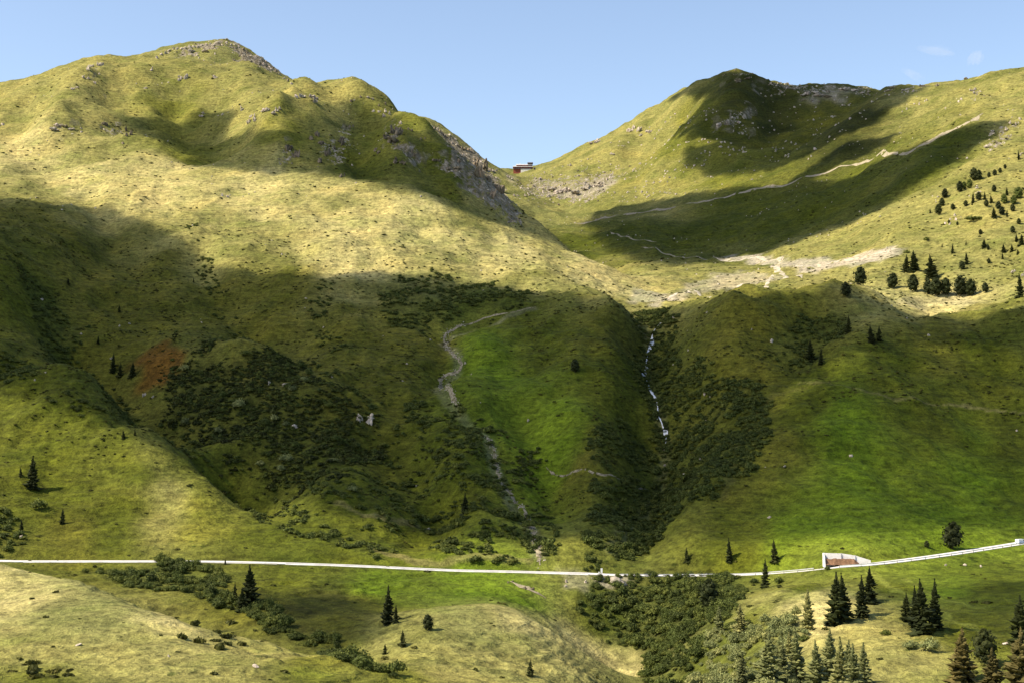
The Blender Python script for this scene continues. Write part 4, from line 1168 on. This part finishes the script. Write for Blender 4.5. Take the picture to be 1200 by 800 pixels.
def crag_mesh(seed, mat, count=13):
    rng = np.random.default_rng(seed); Vs, Fs, off = [], [], 0
    V0, F0 = ico(2)
    for k in range(count):
        a = rng.uniform(0, 6.28); d = .72 * math.sqrt(rng.uniform(0, 1)) * (k > 0)
        Nn = rng.normal(size=(11, 3)); Nn /= np.linalg.norm(Nn, axis=1)[:, None]
        r = np.minimum((rng.uniform(.5, 1.0, 11) / np.maximum(V0 @ Nn.T, 1e-3)).min(1), 1.3)
        sz_ = rng.uniform(.16, .42) * (1.15 - .5 * d)
        V = V0 * r[:, None] * np.array([sz_, sz_ * rng.uniform(.6, 1.1), sz_ * rng.uniform(.8, 1.9)])
        an = rng.uniform(0, 6.28); c, q = math.cos(an), math.sin(an); tl = rng.normal(0, .3)
        V = np.stack([V[:, 0] * c - V[:, 1] * q + V[:, 2] * tl, V[:, 0] * q + V[:, 1] * c, V[:, 2]], 1) + np.array([math.cos(a) * d, math.sin(a) * d * .8, rng.uniform(0, .25) * (1 - d)])
        Vs.append(V); Fs.append(F0 + off); off += len(V)
    return np_mesh('crag', np.concatenate(Vs), np.concatenate(Fs), mat, smooth=False)
CR = [crag_mesh(540 + k, M['rock'], 11 + k) for k in range(5)]
CRD = [crag_mesh(560 + k, M['rock_dark'], 11 + k) for k in range(5)]
MARKS2 = [(100,85,'on the broad grassy shoulder'),(75,150,'low on the grassy shoulder'),(150,155,'at the lip of the grassy bowl'),(215,92,'just under the summit dome'),(255,90,'above the grassy bowl'),(250,135,'in the grassy bowl'),
          (300,140,'on the spur beside the bowl'),(320,131,'along the spur crest'),(360,118,'below the dip between the two tops'),(263,229,'alone on the tan slope'),(336,181,'at the foot of the spur'),(375,170,'below the pointed top'),(400,200,'low under the pointed top'),
          (417,116,'close to the pointed top'),(450,132,'on the falling ridge'),(458,160,'in the high cliff'),(480,185,'below the high cliff'),(497,163,'at the end of the sunlit ridge'),(535,195,'at the start of the long cliff'),(565,210,'in the long cliff'),(585,230,'at the end of the long cliff'),
          (190,62,'at the low end of the crest'),(235,55,'on the flat crest'),(268,52,'at the highest point'),(290,64,'on the steep edge past the top'),(325,84,'at the lower end of the steep edge'),
          (500,145,'high on the far ridge'),(540,165,'midway along the far ridge'),(575,192,'close to the saddle'),(605,205,'on the saddle'),(630,212,'straight under the hut'),(615,231,'on the green knoll'),(640,228,'beside the green knoll'),(670,222,'in the pale scree'),(705,216,'at the tail of the scree'),(700,180,'on the ridge by the hut'),(750,152,'higher up the ridge'),
          (850,148,'on the shaded shoulder'),(862,92,'at the dark summit'),(955,111,'in the pale crest band'),(1000,106,'on the middle crest'),(1060,103,'on the long crest'),(1095,101,'where the crest meets the sunny slope'),(1140,105,'near the top of the grass'),(1080,122,'beside the shaded edge'),(905,178,'above the gravel track'),(949,186,'close to the gravel track'),
          (1165,165,'above the upper conifers'),(1192,148,'in the high rock band'),(1125,255,'around the juniper mat'),(1145,215,'in the upper conifer group'),(1190,318,'beside the lowest conifers'),(1043,292,'at the end of the valley track'),(1105,245,'on the edge of the conifer group'),(1165,240,'in the dense conifer group'),(1190,250,'on the far side of the dense group'),(1120,295,'on open grass below the group'),(1160,295,'on the open lower grass'),(1192,285,'on the steeper open grass'),(1172,203,'along the high line of trees'),
          (1045,335,'by the round rim pines'),(1070,325,'in the tall pair'),(1095,340,'in the tight row'),(1130,340,'at the bare ground'),(1130,312,'above the tight row'),(1155,343,'apart beyond the row')]
MARKP2 = [(hit(a, b), t) for a, b, t in MARKS2]
def where2(P):
    return min(MARKP2, key=lambda m: (m[0][0] - P[0]) ** 2 + ((m[0][1] - P[1]) * .8) ** 2)[1]
for o in list(COL.objects):
    if o.get('group') in ('conifers on the sunny hillside', 'conifers by the dry flat'):
        cr = next(c for c in o.children if c.name.startswith('crown')).data
        form = 'round ' if cr in CROWN['r'] else 'leafy ' if cr in CROWN['g'] else 'wide pointed ' if cr in CROWN['w'] else 'slim pointed '
        big = o.scale[2]
        o['label'] = ('tall ' if big > 10 else 'tiny ' if big < 5 else 'small ') + form + ('tree ' if form == 'leafy ' else 'dark conifer ') + where2(o.location)

def outcrop(px, py, w, h, k, dark, label, group, name='rock_outcrop', far=0):
    out = []
    big = k >= 3
    if big: k = max(1, int(round(k / 1.5)))
    for q in range(k):
        a = px + (0 if k == 1 else random.uniform(-.5, .5) * w); b = py + (0 if k == 1 else random.uniform(-.4, .4) * h)
        P = hit(a, b, 100 if not far else far)
        s = P[1] / F
        ww = (w * (.5 if k == 1 else random.uniform(.10, .24))) * s; hh = max(.5, (h * (.5 if k == 1 else random.uniform(.22, .5))) * s)
        if big: ww = w * s * (.62 if k == 1 else random.uniform(.17, .32)); hh = h * s * random.uniform(.3, .6)
        o = link(name, random.choice((CRD if dark else CR) if big else (RKD if dark else RK)))
        o.location = (P[0], P[1], P[2] + .05 * hh); o.scale = (ww, ww * random.uniform(.6, 1.1), hh); o.rotation_euler = (random.gauss(0, .2), random.gauss(0, .2), random.uniform(0, 6.28))
        lab = label
        if name == 'rock_outcrop': lab = ('big ' if ww > 9 else 'small ' if ww < 4 else '') + label.split(' on ')[0].split(' jutting')[0].split(' below')[0].split(' high')[0] + ' ' + where2(P)
        tag(o, lab, 'rock', group); out.append(o)
    return out
rocks = []
L1, G1 = 'pale rock jutting from the sunny grass of the double topped mountain', 'rocks on the double topped mountain'
for px, py, w, h, k in ((108,80,20,10,5),(100,90,12,8,3),(112,98,8,6,2),(85,104,16,5,3),(75,150,26,7,6),(4,148,8,7,2),(213,90,8,10,3),(218,92,5,8,1),(242,135,14,5,3),(258,136,8,4,2),(294,140,14,12,6),(318,131,24,9,7),(360,118,24,10,7),(263,229,10,10,2),(180,82,6,6,2),(255,90,10,6,3),(205,96,10,8,3),(285,128,10,5,2),(170,104,6,3,1)):
    rocks += outcrop(px, py, w, h, k, False, L1, G1)
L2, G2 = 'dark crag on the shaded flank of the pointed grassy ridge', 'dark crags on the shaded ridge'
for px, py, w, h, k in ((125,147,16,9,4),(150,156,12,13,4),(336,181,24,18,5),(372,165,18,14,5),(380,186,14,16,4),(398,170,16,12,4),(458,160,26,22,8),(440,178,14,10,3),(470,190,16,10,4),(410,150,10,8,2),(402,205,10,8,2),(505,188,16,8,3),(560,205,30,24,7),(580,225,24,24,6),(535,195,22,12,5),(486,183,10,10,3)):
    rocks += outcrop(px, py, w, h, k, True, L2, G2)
L3, G3 = 'small pale crag on the sunlit crest of the pointed ridge', 'small crags on the pointed ridge'
for px, py, w, h, k in ((417,116,12,8,3),(432,115,12,6,3),(446,124,12,8,3),(452,135,12,10,4),(470,147,10,8,3),(480,155,10,8,3),(497,163,8,6,2),(442,131,10,6,2)):
    rocks += outcrop(px, py, w, h, k, random.random() < .5, L3, G3)
L4, G4 = 'pale rock tooth on the rocky summit crest', 'rock teeth of the summit crest'
for i in range(34):
    f = i / 33; px = 184 + 158 * f
    py = float(np.interp(px, [184, 200, 240, 272, 285, 300, 320, 342], [66, 58, 52, 50, 58, 70, 82, 98])) + random.uniform(0, 3)
    rocks += outcrop(px, py, 4, 4, 1, f > .62 and random.random() < .6, L4, G4)
for px, py, w, h, k in ((252,62,4,8,2),(235,60,24,4,5),(280,64,8,8,3),(302,76,8,8,3)):
    rocks += outcrop(px, py, w, h, k, px > 275, L4, G4)
L5, G5 = 'grey rock tooth on the distant ridge beside the saddle', 'rock teeth of the distant ridge'
for i in range(26):
    f = i / 25; px = 490 + 92 * f
    py = float(np.interp(px, [490, 520, 550, 585], [140, 152, 174, 200])) + random.uniform(0, 9)
    rocks += outcrop(px, py, 4, 5, 1, random.random() < .5, L5, G5, far=1900)
L6, G6 = 'pale boulder below the hut on the saddle', 'boulders below the hut'
for px, py, w, h, k in ((626,211,8,6,2),(634,210,8,7,3),(608,230,14,5,4),(618,231,10,5,3),(632,231,8,5,2),(642,231,6,5,1),(643,222,4,8,2),(594,208,6,6,2),(700,166,20,10,5),(745,150,18,10,5),(757,157,14,6,4),(672,193,10,4,2),(690,186,8,4,2),(720,180,12,4,3),(660,225,34,8,9),(700,218,30,8,8),(675,222,30,10,8)):
    rocks += outcrop(px, py, w, h, k, False, L6, G6, far=1600)
L7, G7 = 'grey crag high on the dark shaded mountain above the saddle', 'crags on the dark mountain'
for px, py, w, h, k in ((845,149,18,10,5),(868,141,12,10,4),(955,111,36,8,7),(985,106,30,6,5),(862,95,26,6,4),(1090,101,24,5,5),(1132,90,6,4,1),(1050,105,30,4,5),(1010,108,20,4,4),(940,118,10,4,2)):
    rocks += outcrop(px, py, w, h, k, random.random() < .4, L7, G7, far=1500)
L8, G8 = 'pale rock on the steep sunny grass slope of the long mountain', 'rocks on the long sunny slope'
for px, py, w, h, k in ((1142,107,18,8,4),(1126,118,8,5,2),(1098,101,6,4,2),(1086,119,8,4,2),(1170,156,22,8,5),(1188,148,10,8,3),(1155,175,16,7,4),(1136,185,8,6,2),(1060,130,6,4,2),(1075,122,8,5,2),(949,186,6,6,2),(905,177,12,4,3),(1197,140,8,6,2),(1145,221,6,3,1),(1122,255,10,8,3),(1110,262,8,5,2),(1190,318,10,7,3),(1198,322,8,8,2),(1197,181,8,4,2),(1043,292,8,4,2)):
    rocks += outcrop(px, py, w, h, k, False, L8, G8)
for px, py, w, h, k, lab in ((312,451,9,8,2,'pale grey rock standing out of the dark dwarf pines'),(334,452,7,8,1,'narrow pale rock beside the larger one in the dwarf pines'),(346,500,9,7,1,'small grey rock by the pale bushes in the dwarf pines'),(175,463,12,10,3,'pale rock by the gully below the rust coloured patch'),(426,492,20,16,6,'broken grey rock at the end of the dwarf pine mat'),
                             (93,755,9,4,1,'flat pale boulder lying on the sunny foreground meadow'),(198,769,4,3,1,'tiny pale stone in the green band of the foreground meadow'),(299,781,9,4,1,'low pale boulder near the foot of the foreground meadow'),(997,534,6,5,1,'lone pale boulder on the bright green slope'),(901,606,6,3,1,'flat pale stone on the bright green slope above the spruces'),
                             (722,684,20,12,1,'large rounded grey boulder below the road bridge'),(1150,664,4,5,1,'white stone below the guard rail on the green slope'),(1131,662,5,4,1,'small white stone below the climbing guard rail'),(1108,662,4,3,1,'tiny pale stone under the climbing guard rail'),(664,684,10,8,3,'grey rock at the stream below the parapet'),(691,680,12,6,3,'flat grey slab rock under the end of the parapet'),(22,628,8,10,4,'pale earthy rock at the road bank by the small spruce'),(1178,754,8,3,1,'flat white stone between the spruces'),
                             (598,682,8,4,3,'dark wet rock in the rill below the road'),(620,690,12,6,4,'dark rock along the rill below the road'),(780,545,5,3,1,'small grey rock in the alder ravine')):
    rocks += outcrop(px, py, w, h, k, 'dark' in lab and 'dwarf' not in lab, lab, lab if k > 1 else None, 'boulder')

RS = [next(o for o in rocks if o.data == m) for m in RK]
RSD = [next(o for o in rocks if o.data == m) for m in RKD]
rk = np.clip(ROCK, 0, 1) * (YY > 1000)
P = scatter(rk, .012, 601); stuff('scree', P, sz(P, .4, 1.9) * P[:, 1] / 1900, RS + RSD, 'loose stones over the rocky ground of the mountains', 602)
sc = np.maximum(region([(600,210),(640,200),(700,178),(760,145),(830,120),(880,140),(900,205),(800,228),(720,245),(650,240),(605,235)], 1) * 1.0, region([(900,105),(1080,105),(1000,160),(930,190),(870,180)], 1) * .6)
P = scatter(sc, .0060, 603, gate(60, -.1, .35)); stuff('scattered_stones', P, sz(P, .6, 2.2), RS, 'pale stones strewn over the slope below the hut', 604)
bd = np.zeros(UU.shape)
for pts, w in (([(545,380),(522,392),(528,412),(540,430),(516,447),(530,462),(538,478)], 1.9), ([(570,510),(580,535),(585,560),(602,585),(615,600),(624,620),(630,640),(633,662)], 1.9)):
    idx, dist, near = line_dist(spline(hits(pts), 4), 6); bd[idx] = np.maximum(bd[idx], dist < w)
P = scatter(bd, .35, 605); stuff('stream_stones', P, sz(P, .12, .45), RS, 'stones in the dry stream bed', 606)
lit = (YY > 600) * (YY < 2300) * (1 + 1.5 * (YY > 1200)) * (np.abs(UU) < .45)
P = scatter(lit, .0012, 607, gate(70, .1, .5, 5)); stuff('meadow_stones', P, sz(P, .35, 1.1), RS, 'small stones dotted over the grassy slopes', 608)

# ------------------------------------------------------------------ concrete bay with a heap of earth
bay = empty('concrete_bay', tuple(BAYC)); bay.rotation_euler = (0, 0, math.atan2(BAYT[1], BAYT[0])); tag(bay, 'pale concrete retaining bay cut into the slope beside the road', 'retaining wall')
bm = bmesh.new()
prof = [(-8.0, 3.9), (-2, 3.8), (3, 3.1), (8.6, 1.4)]
for (x0, h0), (x1, h1) in zip(prof[:-1], prof[1:]):
    vs = [bm.verts.new(p) for p in ((x0,8.6,-1),(x1,8.2,-1),(x1,9.0,-1),(x0,9.4,-1),(x0,8.9,h0),(x1,8.5,h1),(x1,9.0,h1),(x0,9.4,h0))]
    for f in ((3,2,1,0),(4,5,6,7),(0,1,5,4),(1,2,6,5),(2,3,7,6),(3,0,4,7)): bm.faces.new([vs[i] for i in f])
bmesh.ops.remove_doubles(bm, verts=bm.verts, dist=.002)
bm_obj('back_wall', bm, M['concrete'], bay)
bm = bmesh.new()
vs = [bm.verts.new(p) for p in ((-8.7,3.9,-1),(-8.05,3.9,-1),(-8.05,9.4,-1),(-8.7,9.4,-1),(-8.7,3.9,2.0),(-8.3,3.9,2.0),(-8.05,9.4,3.9),(-8.7,9.4,3.9))]
for f in ((3,2,1,0),(4,5,6,7),(0,1,5,4),(1,2,6,5),(2,3,7,6),(3,0,4,7)): bm.faces.new([vs[i] for i in f])
bm_obj('wing_wall', bm, M['concrete'], bay)
gx, gy = np.meshgrid(np.linspace(-7.9, 4.8, 40), np.linspace(3.7, 8.7, 18))
hz = 1.9 * smooth(4.8, 2.2, gx + .5 * pnoise(gx, gy)) * smooth(3.5, 6.4, gy + .4 * pnoise(gx * .8, gy * .8 + 4)) * (1 + .18 * fbm(gx * .6, gy * .6, 3)) - .06
q = np.arange(gx.size).reshape(gx.shape); Fq = np.stack([q[:-1, :-1], q[:-1, 1:], q[1:, 1:], q[1:, :-1]], -1).reshape(-1, 4)
heap = link('earth_heap', np_mesh('earth_heap', np.stack([gx, gy, hz], -1).reshape(-1, 3), Fq, M['earth'])); heap.location = bay.location; heap.rotation_euler = bay.rotation_euler
tag(heap, 'brown heap of earth inside the pale concrete bay', 'earth heap')

# ------------------------------------------------------------------ van at the bend
M['van'] = simple_mat('white van paint', (.72, .74, .78), .04, 1.0, .35, .5, .0, .01)
M['van_blue'] = simple_mat('blue stripe paint', (.16, .28, .55), .06, 1.0, .35, .5, .0, .01)
M['glass'] = simple_mat('dark glass', (.03, .04, .05), .1, 1.0, .08, .6, .0, .01)
M['rubber'] = simple_mat('tyre rubber', (.02, .02, .02), .2, 5.0, .8, .2, .1, .01)
jv = road_idx(1192)
van = empty('delivery_van', (ROAD[jv, 0] - RN[jv, 0] * 1.4, ROAD[jv, 1] - RN[jv, 1] * 1.4, ROAD[jv, 2] + .10)); van.rotation_euler = (0, 0, math.atan2(tn[jv, 1], tn[jv, 0]))
van.scale = (.85, .85, .72); tag(van, 'white and blue van driving on the climbing road', 'van')
bm = bmesh.new()
sect = [(-2.9, .35), (-2.9, 2.25), (-2.75, 2.4), (1.1, 2.4), (1.5, 2.3), (2.15, 1.35), (2.85, 1.15), (2.95, .9), (2.95, .35)]
L = [bm.verts.new((x, -1.0, z)) for x, z in sect]; R = [bm.verts.new((x, 1.0, z)) for x, z in sect]
bm.faces.new(L); bm.faces.new(R[::-1])
for i in range(len(sect)):
    k2 = (i + 1) % len(sect); bm.faces.new([L[k2], L[i], R[i], R[k2]])
bmesh.ops.bevel(bm, geom=[e for e in bm.edges], offset=.07, segments=2, affect='EDGES')
bm_obj('body', bm, M['van'], van)
for s in (-1, 1):
    box_obj('stripe', (-2.7, 1.0, min(s * 1.004, s * .98), max(s * 1.004, s * .98), .75, 1.15), M['van_blue'], van)
    box_obj('side_window', (.55, 1.45, min(s * 1.006, s * .97), max(s * 1.006, s * .97), 1.4, 2.0), M['glass'], van)
    box_obj('headlight', (2.90, 2.97, s * .75 - .15, s * .75 + .15, .78, .98), M['steel'], van)
    for x in (-1.9, 1.9):
        bm = bmesh.new(); bmesh.ops.create_cone(bm, cap_ends=True, segments=20, radius1=.36, radius2=.36, depth=.24, matrix=Matrix.Translation((x, s * .92, .36)) @ Matrix.Rotation(math.pi / 2, 4, 'X'))
        w = bm_obj('wheel', bm, M['rubber'], van)
        bm = bmesh.new(); bmesh.ops.create_cone(bm, cap_ends=True, segments=16, radius1=.2, radius2=.18, depth=.05, matrix=Matrix.Translation((x, s * 1.05, .36)) @ Matrix.Rotation(math.pi / 2, 4, 'X'))
        bm_obj('rim', bm, M['steel'], w)
bm = bmesh.new(); vs = [bm.verts.new(p) for p in ((1.58,-.85,2.22),(2.13,-.88,1.42),(2.13,.88,1.42),(1.58,.85,2.22))]
for v in vs: v.co += Vector((.05, 0, .05))
bm.faces.new(vs); bm_obj('windscreen', bm, M['glass'], van)
box_obj('bumper', (2.85, 3.02, -.95, .95, .38, .62), M['rubber'], van, .03)

# white board beside the bridge
M['white'] = simple_mat('white paint', (.78, .78, .77), .06, 2.0, .6, .3, .0, .01)
for px, y0, hgt, wd, lab in ((705, 671, 2.6, .75, 'upright white board on a post at the end of the parapet'), (702, 671, 1.2, .5, 'low white marker board beside the taller white board')):
    P = at(px, y0, ROAD[road_idx(px), 1] - 3.2); P[2] = ROAD[road_idx(px), 2]
    t = empty('roadside_board', tuple(P)); tag(t, lab, 'sign')
    box_obj('post', (-.06, .06, .03, .12, -.8, hgt), M['steel'], t)
    box_obj('panel', (-wd / 2, wd / 2, -.03, .03, hgt * .25, hgt * .98), M['white'], t, .015)

# ------------------------------------------------------------------ hut on the saddle
M['hut_red'] = simple_mat('red brown timber cladding', (.26, .075, .050), .25, .6, .8, .2, .3, .05)
M['hut_dark'] = simple_mat('dark roofing', (.075, .065, .07), .2, .6, .7, .3, .2, .05)
M['hut_roof'] = simple_mat('pale sheet roof', (.55, .54, .55), .12, .5, .5, .4, .1, .05)
M['plaster'] = simple_mat('white plaster', (.72, .70, .67), .08, .5, .9, .2, .1, .05)
P = hit(613, 201.5, 2000); k = P[1] / F
hut = empty('mountain_hut', (P[0], P[1], P[2] + 3.5)); hut.scale = (k / 1.65 * 1.12,) * 3; tag(hut, 'red timber mountain hut with pale roof on the grassy saddle', 'building')
box_obj('base_wall', (-4, 14, -1, 11, -9, 2.2), M['plaster'], hut)
w = box_obj('lower_storey', (-17, 16, 0.02, 12, -9, 5.2), M['hut_red'], hut)
for i in range(9):
    x = -15.2 + i * 3.4; wi = box_obj('window', (x, x + 1.7, -.08, .3, 2.6, 4.1), M['glass'], hut)
    box_obj('sill', (x - .15, x + 1.85, -.25, .1, 2.35, 2.58), M['plaster'], wi)
box_obj('balcony', (-17.6, 16.4, -1.6, -.0, 1.7, 2.3), M['hut_dark'], hut)
def slab_roof(name, x0, x1, y0, y1, z0, z1, mat, par):
    bm = bmesh.new(); ym = (y0 + y1) / 2
    vs = [bm.verts.new(p) for p in ((x0,y0,z0),(x1,y0,z0),(x1,ym,z1),(x0,ym,z1),(x1,y1,z0),(x0,y1,z0),(x0,y0,z0-.5),(x1,y0,z0-.5),(x1,y1,z0-.5),(x0,y1,z0-.5))]
    for f in ((0,1,2,3),(3,2,4,5),(6,7,1,0),(9,5,4,8),(6,0,3,5,9),(7,8,4,2,1),(6,9,8,7)): bm.faces.new([vs[i] for i in f])
    return bm_obj(name, bm, mat, par)
slab_roof('roof', -18, 17, -1.4, 13, 5.8, 8.2, M['hut_roof'], hut)
box_obj('upper_storey', (-11, 15, 2.0, 11, 5.5, 8.8), M['hut_red'], hut)
r = slab_roof('upper_roof', -12.5, 16, .8, 12, 9.3, 11.4, M['hut_roof'], hut)
box_obj('chimney', (-6, -4.8, 6, 7.2, 9.5, 13), M['plaster'], r)
tw = box_obj('tower', (8.5, 16.5, 1.5, 9.5, 6.5, 11.8), M['hut_dark'], hut)
slab_roof('tower_roof', 7.6, 17.4, .6, 10.4, 12.3, 14.6, M['hut_dark'], hut)
for i in range(3):
    x = 9.6 + i * 2.3; box_obj('window', (x, x + 1.3, 1.38, 1.7, 9.2, 10.8), M['glass'], hut)
P = hit(626.5, 199, 2000)
mh = empty('shed', (P[0], P[1], P[2] - .5)); mh.scale = (k / 1.65,) * 3; tag(mh, 'tiny dark shed beside the mountain hut', 'shed')
box_obj('wall', (-1.6, 1.6, -1.6, 1.6, -2, 3.2), M['hut_dark'], mh); slab_roof('roof', -2, 2, -2, 2, 3.75, 5.0, M['hut_dark'], mh)

# ------------------------------------------------------------------ two faint wisps of cloud in the sky
mw, nd, lk = new_mat('cloud wisp')
nd.remove(nd['Principled BSDF'])
v = N(nd, 'ShaderNodeVolumePrincipled'); v.inputs['Color'].default_value = (1, 1, 1, 1); v.inputs['Density'].default_value = .0010
lk.new(v.outputs[0], nd['Material Output'].inputs['Volume'])
for px, py, w, h, rot, sd in ((1098,60,34,7,-.15,1), (1142,68,15,12,.7,2), (1070,88,22,5,-.5,3)):
    Vw, Fw = ico(4); rg = np.random.default_rng(sd)
    rr = 1 + .5 * fbm(Vw[:, 0] * 1.6 + sd, Vw[:, 2] * 1.6 + Vw[:, 1], 3)
    Y = 12000.0; k = Y / F; c = at(px, py, Y)
    X = Vw * rr[:, None] * np.array([w * k * .6, 90.0, h * k * .6])
    X = np.stack([X[:, 0] * math.cos(rot) - X[:, 2] * math.sin(rot), X[:, 1], X[:, 0] * math.sin(rot) + X[:, 2] * math.cos(rot)], 1)
    o = link('cloud', np_mesh('cloud', X, Fw, mw)); o.location = c; tag(o, kind='structure')
